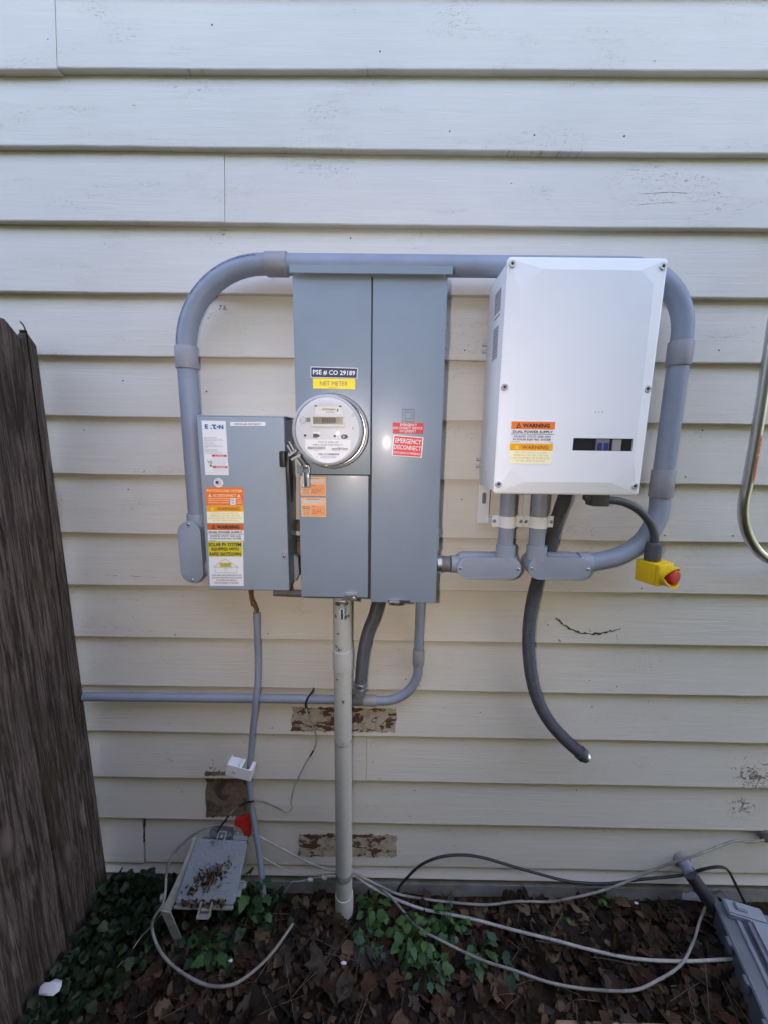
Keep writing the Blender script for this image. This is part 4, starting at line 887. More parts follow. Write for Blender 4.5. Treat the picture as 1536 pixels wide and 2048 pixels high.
obj('tee', lathe((P(732, 1401, YQ).x, YQ, zel), (-1, 0, 0), [(0, .0155), (.045, .0155), (.05, .013)], 20), M('aged_pvc', (.17, .17, .18), .6), sm)
obj('pipe', tube([(P(728, 1400, YQ).x, YQ, zel+.001), (P(560, 1395, YQ).x, YQ, zhz+.001), (P(330, 1397, YQ).x, YQ, zhz-.001), (XF+.004, YQ, zhz-.003)], rs_, 20, 6), PVC, sm)
# ---- painted riser
ris = thing('riser_pipe', 'thick cream painted riser pipe from the ground up into the meter panel', 'pipe', G(690, 1840, 0))
YRr = -.062; xr0 = P(683, 1215, YRr).x; xr1 = P(689.5, 1800, YRr).x; xr0 = xr1 = (P(683.5, 1215, YRr).x+P(686, 1400, YRr).x+P(689.5, 1760, YRr).x)/3; r0 = .0262
def rz(y): return P(686, y, YRr).z
obj('pipe', tube([(xr0, YRr, pzt-.002), (xr0, YRr, .012)], r0, 28, 0), RISER, ris)
def rcoup(y0, y1, r_, mat=RISER, nm='coupling'): obj(nm, lathe((xr0, YRr, rz(y0)), (0, 0, -1), [(0, r0), (.0005, r_*.985), (.003, r_), (rz(y0)-rz(y1)-.002, r_), (rz(y0)-rz(y1), r0)], 28), mat, ris)
rcoup(1297, 1338, r0+.0026); rcoup(1474, 1484, r0+.0006, RISERP, 'bare_ring'); rcoup(1740, 1752, r0+.0006, RISERP, 'bare_ring'); rcoup(1786, 1822, r0+.0030)
obj('base_sleeve', lathe((xr0, YRr, .035), (0, 0, -1), [(0, r0), (.001, r0+.0012), (.06, r0+.001), (.06, 0)], 28), M('aged_pvc', (.17, .17, .18), .6), ris)
CHIP = M('chipped_grey', (.13, .135, .15), .6); bm = B()
for px, py, s in ((675.5, 1268, .0042), (691, 1235, .006), (671, 1234, .0055), (696, 1234, .005), (686, 1404, .0055), (674.5, 1361, .0035), (701, 1394, .003), (702, 1420, .003), (680, 1338.5, .004), (697, 1338, .004)):
    p = P(px, py, YRr-r0); a = math.asin(max(-.95, min(.95, (p.x-xr0)/r0)))
    n = 9; outl = [(s*(.6+.5*random.random())*math.cos(6.283*k/n), s*(.7+.6*random.random())*math.sin(6.283*k/n)) for k in range(n)]
    bm.faces.new([bm.verts.new((xr0+(r0+.0006)*math.sin(a+u/r0), YRr-(r0+.0006)*math.cos(a+u/r0), p.z+v)) for u, v in outl])
o = obj('paint_chip', bm, CHIP, ris); o['kind'] = 'stuff'
# ---- ground wire sleeve, copper, white bracket
gw = thing('ground_wire_sleeve', 'thin bent grey sleeve hanging below the switch box down to the plants', 'pipe', WG(523, 1765, -.03))
pts = [P(512.6, 1225, -.036), P(514, 1265, -.036), P(516, 1318, -.036), P(515, 1371, -.046), P(511.5, 1400, -.050), P(505.5, 1463, -.040), P(501.5, 1513, -.036), P(498.5, 1545, -.035), P(498, 1560, -.035), P(503, 1608, -.036), P(511, 1661, -.040), P(518, 1704, -.045), P(524, 1757, -.055), P(527, 1790, -.060)]
obj('sleeve', tube(pts, .0092, 16, 8), PVC, gw)
bm = B(); cp = catmull([P(501, 1178, -.036), P(501.5, 1188, -.036), P(503.5, 1200, -.037), P(508, 1210, -.038), P(512, 1218, -.036), P(512.6, 1230, -.036)], 6)
for ph in (0, 2.1, 4.2): add_tube(bm, [p+Vector((math.cos(i*.55+ph)*.0032, math.sin(i*.55+ph)*.0032, 0)) for i, p in enumerate(cp)], .0027, 8)
obj('copper_strand', bm, COPPER, gw); obj('wrap', lathe(P(505, 1203, -.0375), (.25, 0, -1), [(0, .006), (.006, .0075), (.012, .0068), (.014, .005)], 10), COPPER, gw)
wb = thing('plastic_bracket', 'white plastic clip hanging askew on the thin grey sleeve', 'bracket', P(485, 1555, -.05))
c0 = P(482, 1537, -.066); mt_ = Matrix.Translation(c0) @ Matrix.Rotation(R(12), 4, 'Y') @ Matrix.Rotation(R(-4), 4, 'Z')
bm = B(); wv, hv, dv, th = .039, .019, .017, .0022
for q in ((-wv, wv, -dv, -dv+th, -hv, hv), (-wv, wv, -dv+th, dv, -hv, -hv+th), (-wv, -wv+th, -dv+th, dv, -hv+th, hv*1.25), (wv-th, wv, -dv+th, dv, -hv+th, hv), (-wv+th, wv*.15, -dv+th, dv, hv-th*1.3, hv-.0003), (wv*.72, wv-th, -dv+th, dv, hv-th*1.3, hv-.0003), (-.004, -.001, -dv+th, dv*.4, hv-.012, hv+.008)):
    add_box(bm, *q, bev=.0007, seg=1, mtx=mt_)
o = obj('clip', bm, M('white_plastic', (.66, .67, .70), .4), wb)
screw(wb, mt_ @ Vector((-.014, -dv-.0002, .001)), .004)

# ---- cord and emergency stop button
cord = thing('control_cord', 'charcoal cord curving from under the inverter to the yellow stop button', 'cord', P(1290, 1060, -.08))
obj('gland', box(P(1177, 1000, -.10).x, P(1212, 1000, -.10).x, -.118, -.082, P(1190, 1011, -.10).z, Z0+.008, bev=.004), FLEXL, cord)
obj('gland_nut', lathe(P(1168, 993, -.10), (1, 0, -.3), [(0, .008), (.012, .013), (.03, .014)], 10), FLEXL, cord)
pts = [P(1206, 1001, -.10), P(1222, 1000.5, -.10), P(1248, 1005, -.10), P(1277, 1020, -.10), P(1299, 1044, -.10), P(1308, 1067, -.10), P(1309.5, 1092, -.10)]
obj('jacket', ribbed(pts, .0098, .004, .0003), FLEXL, cord)
ce = P(1309, 1085, -.10); zb_e = P(1308, 1118, -.10).z
obj('gland_nut', lathe(ce, (0, 0, -1), [(0, .011), (.001, .0175), (.008, .0190), (ce.z-zb_e, .0190), (ce.z-zb_e, 0)], 18), FLEXL, cord)
es = thing('emergency_stop', 'yellow emergency stop box with a red mushroom button in a yellow guard', 'stop button', P(1310, 1165, -.10))
bc = P(1306.5, 1141.5, -.10); A = R(22)
mt_ = Matrix.Translation(bc) @ Matrix.Rotation(A, 4, 'Z') @ Matrix.Rotation(R(-3), 4, 'Y')
s = .0285
obj('box_body', box(-s, s, -.024, s, -s*1.02, s, bev=.0025, mtx=mt_), YELLOW, es)
obj('box_lid', box(-s+.0005, s-.0005, -.034, -.0245, -s*1.0, s-.0005, bev=.003, mtx=mt_), YELLOW, es)
dr = (mt_.to_3x3() @ Vector((0, -1, 0))); oc = mt_ @ Vector((0, -.032, -.001))
bm = B(); u_ = mt_.to_3x3() @ Vector((1, 0, 0)); v_ = mt_.to_3x3() @ Vector((0, 0, 1)); n = 36; rings = []
for (rad, lift) in ((.0272, 0), (.0275, 1), (.0235, 1), (.0225, 0)):
    rg = []
    for k in range(n):
        a = 2*math.pi*k/n; hgt = .012+.016*(abs(math.sin(a))**1.2)
        rg.append(bm.verts.new(oc+(u_*math.cos(a)+v_*math.sin(a))*rad+dr*(hgt if lift else -.001)))
    rings.append(rg)
for a, b in zip(rings, rings[1:]):
    for k in range(n): bm.faces.new((a[k], a[(k+1) % n], b[(k+1) % n], b[k]))
obj('guard', bm, YELLOW, es, 50)
obj('button', lathe(oc, dr, [(0, .011), (.012, .011), (.014, .0185), (.020, .0195), (.0245, .0185), (.026, .016), (.0255, 0)], 28), RED, es)

# ---- bent steel tube at the right edge
bt = thing('steel_tube', 'bent bright steel tube with a red sticker at the right edge of the wall', 'metal tube', P(1490, 1050, -.075))
YT = -.075
pts = [P(x, y, YT) for x, y in ((1580, 470), (1560, 570), (1541, 685), (1523, 805), (1512.5, 870), (1500.6, 936), (1493, 976), (1487.5, 1003), (1486.5, 1032), (1493, 1063), (1507, 1091), (1524, 1110), (1545, 1121), (1600, 1133))]
pts += [Vector((pts[-1].x+.05, -.02, pts[-1].z-.004)), Vector((pts[-1].x+.06, .004, pts[-1].z-.004))]
pts = [Vector((pts[0].x+.20, .006, pts[0].z+.10)), Vector((pts[0].x+.18, -.03, pts[0].z+.10)), Vector((pts[0].x+.06, -.07, pts[0].z+.07))]+pts
obj('tube', tube(pts, .0122, 22, 8), CHROME, bt)
ra, rb_ = P(1519, 868, YT), P(1505, 966, YT); dd = (rb_-ra); sd_ = Vector((1, 0, 0))
bm = B(); n = 6; axp = [P(1513, 868, YT), P(1498, 966, YT)]; ax_ = (axp[1]-axp[0]).normalized(); u_ = ax_.orthogonal().normalized(); u_ = Vector((1, 0, 0)); u_ = (u_-ax_*u_.dot(ax_)).normalized(); v_ = ax_.cross(u_); v_ = v_ if v_.y < 0 else -v_
pth = resample(catmull(pts, 8), .01); pth = [p for p in pth if axp[1].z < p.z < axp[0].z]
rows = []
for p in pth: rows.append([bm.verts.new(p+(u_*math.cos(a)+v_*math.sin(a))*.0126) for a in np.linspace(R(42), R(88), n)])
for a, b in zip(rows, rows[1:]):
    for k in range(n-1): bm.faces.new((a[k], a[k+1], b[k+1], b[k]))
obj('sticker', bm, M('red_sticker', (.62, .07, .035), .45, c2=(.75, .30, .2), ns=120, lo=.55, hi=.6), bt)
obj('wall_flange', lathe((pts[-1].x, .003, pts[-1].z), (0, -1, 0), [(0, .024), (.004, .024), (.005, .0135)], 20), CHROME, bt)
obj('wall_flange', lathe((pts[0].x, .006, pts[0].z), (0, -1, 0), [(0, .024), (.006, .024), (.007, .0135)], 20), CHROME, bt)

# ================================================================== OLD TELEPHONE BOX
nt_ = thing('telephone_box', 'dirty grey telephone junction box tilted against the wall base on a bent bracket', 'junction box', G(365, 1895, 0))
qa, qb, qc, qd = P(391, 1677, -.050), P(495, 1684, -.050), P(465, 1823, -.150), P(344, 1821, -.150)
nrm = ((qb-qa).cross(qd-qa)).normalized()
if nrm.y > 0: nrm = -nrm
def nm_(u, v, h): return (qa*(1-u)+qb*u)*(1-v)+(qd*(1-u)+qc*u)*v+nrm*h
def nbox(u0, u1, v0, v1, h0, h1, bev=0, bm=None, seg=2):
    bm = bm or B(); c = [bm.verts.new(nm_(u, v, h)) for h in (h0, h1) for u, v in ((u0, v0), (u1, v0), (u1, v1), (u0, v1))]
    fs_ = [bm.faces.new([c[i] for i in f]) for f in ((0, 1, 2, 3), (7, 6, 5, 4), (0, 4, 5, 1), (1, 5, 6, 2), (2, 6, 7, 3), (3, 7, 4, 0))]
    if bev: bmesh.ops.bevel(bm, geom=list({e for f in fs_ for e in f.edges}), offset=bev, segments=seg, affect='EDGES')
    return bm
obj('base', nbox(.05, .97, .03, .97, -.045, -.012, .004), NIDL, nt_)
lid = obj('lid', nbox(0, 1, 0, .93, -.011, 0, .005, seg=3), NIDD, nt_)
obj('lid_lip', nbox(.0, .995, .935, 1.0, -.014, -.004, .003), NIDL, nt_)
bm = B()
for u0, u1, v0, v1 in ((.69, .83, .18, .19), (.69, .83, .28, .29), (.69, .70, .18, .29), (.82, .83, .18, .29), (.70, .92, .12, .128), (.66, .86, .60, .61), (.66, .86, .72, .73), (.45, .46, .68, .92), (.62, .63, .68, .92)): nbox(u0, u1, v0, v1, -.001, .0012, 0, bm)
obj('moulded_rib', bm, NIDM, lid)
bm = B(); nbox(.44, .47, .86, 1.07, 0, .010, .001, bm); nbox(.62, .65, .86, 1.07, 0, .010, .001, bm); nbox(.44, .65, 1.03, 1.10, -.012, .008, .002, bm); nbox(.475, .615, .95, 1.0, 0, .004, .001, bm)
obj('latch', bm, NIDL, nt_)
bm = B(); nbox(.40, .43, -.14, .10, 0, .006, .001, bm); nbox(.54, .57, -.14, .10, 0, .006, .001, bm); nbox(.40, .57, -.15, -.12, 0, .006, .001, bm); nbox(.45, .52, -.10, -.03, -.004, .003, .001, bm)
obj('clip', bm, NIDM, nt_)
bm = B(); nbox(.995, 1.09, .58, .60, -.010, -.004, 0, bm); nbox(.995, 1.13, .60, .70, -.012, -.006, .002, bm); nbox(.995, 1.07, .70, .82, -.012, -.008, .001, bm)
hp = obj('hasp_tab', bm, NIDL, nt_); obj('eyelet', lathe(nm_(1.06, .65, -.006), nrm, [(0, .006), (.003, .006), (.003, .003), (.001, .003)], 14), NIDM, hp)
bm = B(); nbox(.70, .98, -.10, .0, -.012, -.003, .003, bm); nbox(.74, .79, -.14, -.09, -.012, -.003, .001, bm); nbox(.88, .93, -.14, -.09, -.012, -.003, .001, bm); obj('top_boss', bm, NIDM, nt_)
obj('cable_boss', nbox(.20, .66, -.16, -.005, -.035, -.010, .006), UTILD, nt_)
# bent bracket: long flange beside the lid, leg to the ground and foot
def yv(py): return -.055+(py-1680)/(1823-1680)*(-.095)
def pv(px, py, dy=0): return P(px, py, yv(min(py, 1823))+dy)
bm = B(); L1 = [(386, 1676), (379, 1698), (361, 1742), (336, 1795), (321, 1822)]; R1 = [(392, 1680), (386, 1704), (373, 1745), (353, 1797), (341, 1826)]
fr = [[bm.verts.new(pv(*a)+Vector((0, d, 0))) for a in L1] for d in (0, .004)]; fr2 = [[bm.verts.new(pv(*a, .006)+Vector((0, d, 0))) for a in R1] for d in (0, .004)]
for i in range(4):
    bm.faces.new((fr[0][i], fr2[0][i], fr2[0][i+1], fr[0][i+1])); bm.faces.new((fr[1][i], fr[1][i+1], fr2[1][i+1], fr2[1][i])); bm.faces.new((fr[0][i], fr[0][i+1], fr[1][i+1], fr[1][i])); bm.faces.new((fr2[0][i], fr2[1][i], fr2[1][i+1], fr2[0][i+1]))
for i in (0, 4): bm.faces.new((fr[0][i], fr[1][i], fr2[1][i], fr2[0][i]))
br = obj('bracket_flange', bm, NIDL, nt_)
YLg = pv(330, 1823).y
bm = B(); add_prism(bm, [(P(x, y, YLg).x, P(x, y, YLg).z) for x, y in ((321, 1821), (341, 1825), (372, 1900), (358, 1904))], YLg-.001, YLg+.003)
obj('bracket_leg', bm, NIDL, nt_)
bm = B(); c = [P(358, 1903, YLg), P(371, 1900, YLg), P(393, 1852, YLg+.055), P(383, 1853, YLg+.055)]; top = [bm.verts.new(p) for p in c]; bot = [bm.verts.new(p+Vector((0, .002, -.003))) for p in c]
bm.faces.new(top); bm.faces.new(bot[::-1])
for k in range(4): bm.faces.new((top[k], bot[k], bot[(k+1) % 4], top[(k+1) % 4]))
obj('bracket_foot', bm, NIDM, nt_)
obj('pivot_boss', lathe(P(327, 1795, -.13), (-1, -.3, 0), [(0, .010), (.008, .010), (.009, .006)], 12), NIDL, nt_)
# red tag
rg = P(485, 1655, -.03); bm = B(); add_prism(bm, [(P(x, y, -.035).x, P(x, y, -.035).z) for x, y in ((469, 1641), (499, 1630), (502, 1668), (499, 1674), (489, 1671), (484, 1655), (470, 1650))], -.038, -.026, bev=.002)
tag(obj('cable_tag', bm, REDTAG), 'small red plastic cable tag above the telephone box', 'cable tag')

# ================================================================== CABLES
def cable(label, pts, r, mat=CABLE, name='cable', Y=-.03, z=.012, cat='cable'):
    wp_ = [p if isinstance(p, Vector) else (WG(p[0], p[1], Y, z) if len(p) == 2 else P(p[0], p[1], p[2])) for p in pts]
    return tag(obj(name, tube(wp_, r, 10, 8), mat), label, cat, 'loose cables along the wall base')
ZC = .055
cable('thick white cable running behind the riser and across the leaves to the grey cabinet', [(500, 1668), (520, 1674), (556.7, 1693), (617.5, 1725), (648.5, 1737), (672, 1741), (690, 1744), (708, 1749), (737, 1770), (770, 1788), (803.5, 1803.5), (848, 1819), (900, 1829), (950, 1839.5), (1023, 1859), (1111, 1881), (1182.5, 1900), (1264, 1916.7), (1361.5, 1922.5), (1469, 1918), (1500, 1915)], .0042, CABLE, z=ZC)
cable('white cable sagging from the riser and rising to the wall plug at right', [(672, 1746), (690, 1745), (708, 1747), (763.6, 1773.6), (799, 1789), (848, 1798), (900, 1804.6), (974, 1809.5), (1033, 1803), (1100, 1803.7), (1133.6, 1798, -.05), (1199, 1783, -.045), (1264, 1759, -.04), (1329, 1731, -.045), (1394, 1710, -.05), (1440, 1692, -.03), (1472, 1681.7, -.016), (1500, 1684, -.016), (1528, 1680, -.012)], .0036, CABLED, z=ZC)
cable('white cable looping low over the weeds and leaves to the grey cabinet corner', [(763, 1778), (781, 1792), (803.5, 1819), (825.6, 1845.5), (852, 1865.5), (870, 1875), (929, 1904.6), (974, 1924), (1023, 1939), (1101, 1965.5), (1182.5, 1979), (1264, 1981), (1312.7, 1962), (1361.5, 1929.7), (1387.6, 1881), (1400.6, 1838.6), G(1420, 1796, .07), G(1439.6, 1781.6, .11), G(1456, 1793, .115)], .0036, CABLED, z=.06)
cable('pale cable looping round the telephone box and curling over the dead leaves', [(470, 1652, -.035), (435, 1650, -.04), (404, 1658.5, -.045), (368.5, 1684, -.055), (342, 1715, -.07), (333, 1748, -.09), (331, 1779, -.12), (325, 1810, -.15), (310, 1832, -.16), (304, 1850, -.165), G(310, 1880, .075), G(328.7, 1914, .065), G(364, 1945, .06), G(404, 1967, .06), G(439, 1973, .06), G(475, 1965, .06), G(519, 1932, .055), G(552, 1896, .05), G(585.5, 1848, .035)], .0040, CABLED)
cable('thin stray wire left of the telephone box reaching into the ivy', [P(324, 1826, -.15), G(300, 1855, .09), G(280, 1876.5, .07), G(258, 1908, .06), G(234, 1935, .04)], .0015, CABLED, 'wire', cat='wire')
cable('thin white wire along the wall base left of the riser', [(519, 1707), (523.5, 1713), (545.6, 1726), (579, 1743.7), (620, 1750), (650, 1749), (680, 1747)], .0022, CABLE, 'wire', Y=-.024, cat='wire')
cable('frayed white wire with small connectors beside the riser foot', [(676, 1754), (640, 1755), (620, 1757), (601, 1762.5), (585, 1763.6), (576, 1774), (568, 1786)], .0017, CABLE, 'wire', Y=-.028, cat='wire')
for px, py in ((620, 1760), (648, 1756)):
    p = WG(px, py, -.03); tag(obj('wire_connector', lathe(p+Vector((-.008, 0, .003)), (1, 0, -.2), [(0, .003), (.004, .006), (.014, .0055), (.018, .003), (.018, 0)], 8), M('pale_green_gel_cap', (.45, .52, .47), .3)), 'pale gel cap connector on the wire '+('left of the riser foot' if px < 630 else 'next to the riser foot'), 'connector', 'gel cap connectors')
# paint-splashed thin wire that leaves the wall above the bare patch
tw = thing('wire', 'thin black and white paint splashed wire winding down the wall to the telephone box', 'wire', P(585, 1620, -.03))
ptsw = [(628, 1376, .004), (624, 1384, -.034), (615, 1397, -.036), (611, 1413, -.034), (619, 1439.5, -.026), (632, 1471, -.012), (627, 1500, -.012), (611, 1526.6, -.012), (590, 1571, -.012), (582, 1603, -.012), (584.6, 1616, -.014), (574, 1624, -.016), (553, 1615, -.02), (532, 1605.7, -.04), (513, 1602.5, -.052), (492, 1605.7, -.05), (468.6, 1619, -.04), (447.5, 1645, -.05), (434, 1664, -.06)]
pp = resample(catmull([P(*p) for p in ptsw], 8), .006); n = len(pp)
for a, b, mt in ((0, .13, CABLEK), (.13, .33, CABLE), (.33, .36, CABLEK), (.36, .66, CABLE), (.66, .80, CABLED), (.80, .87, CABLEK), (.87, .93, CABLED), (.93, 1, CABLEK)):
    seg = pp[int(a*(n-1)):int(b*(n-1))+1]; obj('wire_length', add_tube(B(), seg, .0027, 8), mt, tw)
cable('black cable arching over the wall base and on to the grey cabinet', [G(795, 1784, .01), (800, 1772, -.03), (811.6, 1758, -.03), (841, 1730.5, -.026), (880, 1714, -.024), (925.5, 1710, -.024), (968, 1716, -.024), (1043, 1738, -.026), (1124, 1760, -.028), (1166, 1766, -.028), (1218, 1767, -.028), (1280, 1759, -.028), (1361.5, 1750.7, -.032), (1410, 1737.7, -.055), (1439.6, 1734, -.06), (1456, 1741, -.06), (1472, 1770, -.06), G(1491.7, 1809, .115)], .0042, CABLEK)

# stub pipe coming out of the wall at lower right
sp = thing('stub_pipe', 'grey plastic pipe stub leaving the wall low at right, dark sleeve on its end', 'pipe', P(1366, 1725, -.02))
pa, pb, pc = P(1362, 1716, .008), P(1382, 1750, -.045), G(1421, 1806, .085)
obj('pipe', tube([pa, pb], .0185, 18, 0), PVC, sp); d = (pc-pb).normalized(); obj('sleeve', tube([pb-d*.01, pc], .0205, 18, 0), M('dark_sleeve', (.05, .05, .058), .3), sp)
obj('sealant', lathe(pa+Vector((0, -.004, 0)), (0, -1, 0), [(0, .031), (.005, .027), (.010, .021), (.012, .0)], 16), M('sealant', (.30, .27, .25), .8), sp)
pw_ = P(1532, 1672, -.004)
tag(obj('wall_plug', lathe(pw_+Vector((0, .008, 0)), (0, -1, 0), [(0, .020), (.014, .019), (.016, .015), (.016, .0)], 22), M('brown_plug', (.16, .125, .105), .7, c2=(.10, .08, .065), ns=60)), 'round brown wall plug where the white cable enters the siding', 'plug')
# grey utility cabinet lying at lower right
zt_ = .110; A_, B_ = G(1425, 1797, zt_), G(1531, 2037, zt_)
ud = (B_-A_).normalized(); wd_ = Vector((-ud.y, ud.x, 0)); wd_ = wd_ if wd_.x > 0 else -wd_
cabw = .34; lw = (B_-A_).length+.25
while A_.y+wd_.y*cabw > -.03: cabw -= .01
uc = thing('utility_cabinet', 'blue grey plastic utility cabinet lying on the ground at lower right', 'cabinet', (A_+ud*lw*.5+wd_*cabw*.5)*1.0-Vector((0, 0, zt_)))
def cb_(a, b, z): return A_+ud*a+wd_*b+Vector((0, 0, z-zt_))
def cbox(a0, a1, b0, b1, z0, z1, bev=.003, bm=None):
    bm = bm or B(); c = [bm.verts.new(cb_(a, b, z)) for z in (z0, z1) for a, b in ((a0, b0), (a1, b0), (a1, b1), (a0, b1))]
    fs_ = [bm.faces.new([c[i] for i in f]) for f in ((0, 1, 2, 3), (7, 6, 5, 4), (0, 4, 5, 1), (1, 5, 6, 2), (2, 6, 7, 3), (3, 7, 4, 0))]
    if bev: bmesh.ops.bevel(bm, geom=list({e for f in fs_ for e in f.edges}), offset=bev, segments=2, affect='EDGES')
    return bm
obj('tub', cbox(.008, lw, .008, cabw, -.015, zt_-.012), UTILD, uc); obj('flange', cbox(0, lw, 0, cabw, zt_-.012, zt_), UTILD, uc)
obj('lid', cbox(.05, lw, .062, cabw-.02, zt_, zt_+.030, .010), UTIL, uc)
obj('lid_groove', cbox(.05, lw, .040, .052, zt_, zt_+.006, .002), UTIL, uc)
bm = B(); cbox(.004, .05, .02, .12, zt_, zt_+.022, .004, bm); cbox(.012, .035, .045, .075, zt_+.022, zt_+.030, .003, bm); obj('end_clip', bm, UTIL, uc)
for a in (.10, .19, .28): obj('side_lug', cbox(a, a+.025, -.008, .004, zt_-.035, zt_-.004, .002), UTILD, uc)
# clear film caught under the cabinet corner
bm = B(); g = []
for i in range(9):
    row = []
    for j in range(5):
        u, v = i/8, j/4; p0 = G(1362+70*u, 1793+40*u+22*v-14*v*u, 0); row.append(bm.verts.new((p0.x, p0.y, .035+.02*noise.noise(Vector((u*4, v*4, 2)))+.03*u)))
    g.append(row)
for a, b in zip(g, g[1:]):
    for k in range(4): bm.faces.new((a[k], a[k+1], b[k+1], b[k]))
tag(obj('plastic_film', bm, BAGM, None, 80), 'scrap of clear plastic film at the grey cabinet corner', 'plastic film')
# plank at the lower edge
A2, B2 = G(1105, 2037, .04), G(1570, 2054, .04); bd_ = (B2-A2).normalized(); bn = Vector((bd_.y, -bd_.x, 0)); bn = bn if bn.y < 0 else -bn
bm = B(); c = [A2+bd_*.006, B2, B2+bn*.10, A2+bn*.10-bd_*.004]; t4 = [bm.verts.new(p) for p in c]; b4 = [bm.verts.new(p-Vector((0, 0, .045))) for p in c]
bm.faces.new(t4); bm.faces.new(b4[::-1])
for k in range(4): bm.faces.new((t4[k], b4[k], b4[(k+1) % 4], t4[(k+1) % 4]))
bmesh.ops.bevel(bm, geom=bm.edges[:], offset=.004, segments=2, affect='EDGES')
tag(obj('plank', bm, TAN), 'tan weathered plank just inside the bottom edge at right', 'plank')

# ================================================================== PLANTS AND LITTER
def leaf_outline(kind):
    if kind == 'maple': pol = [(0, .02), (.10, .16), (.28, .42), (.36, .30), (.50, .34), (.60, .52), (.66, .26), (.84, .20), (1, 0)]
    elif kind == 'oval': pol = [(0, .02), (.15, .16), (.4, .26), (.65, .22), (.85, .10), (1, 0)]
    elif kind == 'ivy': pol = [(0, .05), (-.06, .22), (.12, .44), (.28, .36), (.42, .46), (.56, .28), (.78, .20), (1, 0)]
    else: pol = [(0, .04), (.12, .26), (.30, .24), (.38, .38), (.52, .28), (.62, .32), (.80, .16), (1, 0)]
    return pol
def leaf_geo(kind, curl=.2, fold=.15):
    pol = leaf_outline(kind); V = []; F = []
    def zc_(x, y): return -curl*(x-.35)**2+fold*abs(y)
    mid = [(x, 0) for x, _ in pol]
    for x, y in pol: V.append((x, y, zc_(x, y)))
    for x, _ in pol: V.append((x, 0, zc_(x, 0)))
    for x, y in pol: V.append((x, -y, zc_(x, y)))
    n = len(pol)
    for i in range(n-1):
        F.append((i, i+1, n+i+1, n+i) if i < n-2 else (i, n+i+1, n+i)); F.append((2*n+i, n+i, n+i+1, 2*n+i+1) if i < n-2 else (2*n+i, n+i, n+i+1))
    return np.array(V, float), F
def leafmass(name, specs, mats, kinds, label=None, parent=None):
    """specs: (pos, size, yaw, tilt, roll, material index); one mesh"""
    V = []; F = []; MI = []; n0 = 0
    geos = [leaf_geo(k, c, f) for k in kinds for c, f in ((.25, .2), (.6, .35), (-.3, .15), (.1, -.35))]
    for (p, s, yaw, tilt, roll, mi) in specs:
        v, f = geos[rng.integers(len(geos))]
        m3 = np.array(Matrix.Rotation(yaw, 3, 'Z') @ Matrix.Rotation(tilt, 3, 'Y') @ Matrix.Rotation(roll, 3, 'X'))
        w_ = (v*s+np.array([-.5*s, 0, 0])) @ m3.T+np.array(p)
        V.append(w_); F += [tuple(i+n0 for i in q_) for q_ in f]; MI += [mi]*len(f); n0 += len(v)
    me = bpy.data.meshes.new(name); me.from_pydata(np.vstack(V).tolist(), [], F); me.polygons.foreach_set('material_index', MI); me.update()
    for mm in mats: me.materials.append(mm)
    for p in me.polygons: p.use_smooth = True
    o = bpy.data.objects.new(name, me); col.objects.link(o)
    if parent: o.parent = parent
    return o
BR = [M('dead_leaf_%s' % n, c, .85, 0, .12, c2=tuple(x*.6 for x in c), ns=40) for n, c in (('umber', (.046, .029, .019)), ('russet', (.066, .036, .021)), ('tan', (.120, .080, .049)), ('dark', (.022, .016, .012)), ('grey', (.062, .049, .039)))]
GR = [M('green_leaf_%s' % n, c, .55, 0, .3, c2=tuple(x*.7 for x in c), ns=30) for n, c in (('bright', (.055, .13, .028)), ('mid', (.04, .10, .028)), ('blue', (.05, .10, .06)), ('dark', (.022, .055, .020)))]
IV = [M('ivy_leaf_%s' % n, c, .55, 0, .3, c2=tuple(x*.65 for x in c), ns=30) for n, c in (('dark', (.009, .022, .007)), ('mid', (.015, .034, .011)), ('pale', (.028, .052, .02)))]
specs = []
for _ in range(5600):
    x = rng.uniform(-.95, 1.25); y = -.62+.60*rng.random()**.8
    s = rng.uniform(.014, .045) if rng.random() < .85 else rng.uniform(.045, .085)
    y = min(y, -.035)
    if x < XF+.05: continue
    specs.append(((x, y, ground_h(x, y)+rng.uniform(.004, .030)), s, rng.uniform(0, 6.28), rng.normal(0, .6), rng.normal(0, .65), int(rng.choice(5, p=(.3, .22, .13, .22, .13)))))
for _ in range(260):                                  # small drift against the wall
    x = rng.uniform(-.6, 1.2); specs.append(((x, rng.uniform(-.07, -.015), ground_h(x, -.03)+rng.uniform(.005, .045)), rng.uniform(.025, .06), rng.uniform(0, 6.28), rng.normal(0, .6), rng.normal(0, .6), int(rng.integers(5))))
tag(leafmass('leaf_litter', specs, BR, ('maple', 'oval', 'lobed')), 'layer of dead brown leaves covering the ground along the wall', kind='stuff')
# twigs and straw
bm = B()
for _ in range(220):
    x, y = rng.uniform(-.7, 1.2), rng.uniform(-.55, -.02); a = rng.uniform(0, 6.28); L = rng.uniform(.03, .13); p = Vector((x, y, ground_h(x, y)+rng.uniform(.02, .04)))
    d = Vector((math.cos(a), math.sin(a), rng.uniform(-.12, .25)))*L; add_tube(bm, [p, p+d*.5+Vector((0, 0, .004)), p+d], rng.uniform(.0005, .0010), 5)
tag(obj('twig_litter', bm, M('twig', (.07, .05, .032), .8, c2=(.14, .105, .07), ns=60)), 'thin twigs and straw scattered over the dead leaves', kind='stuff')
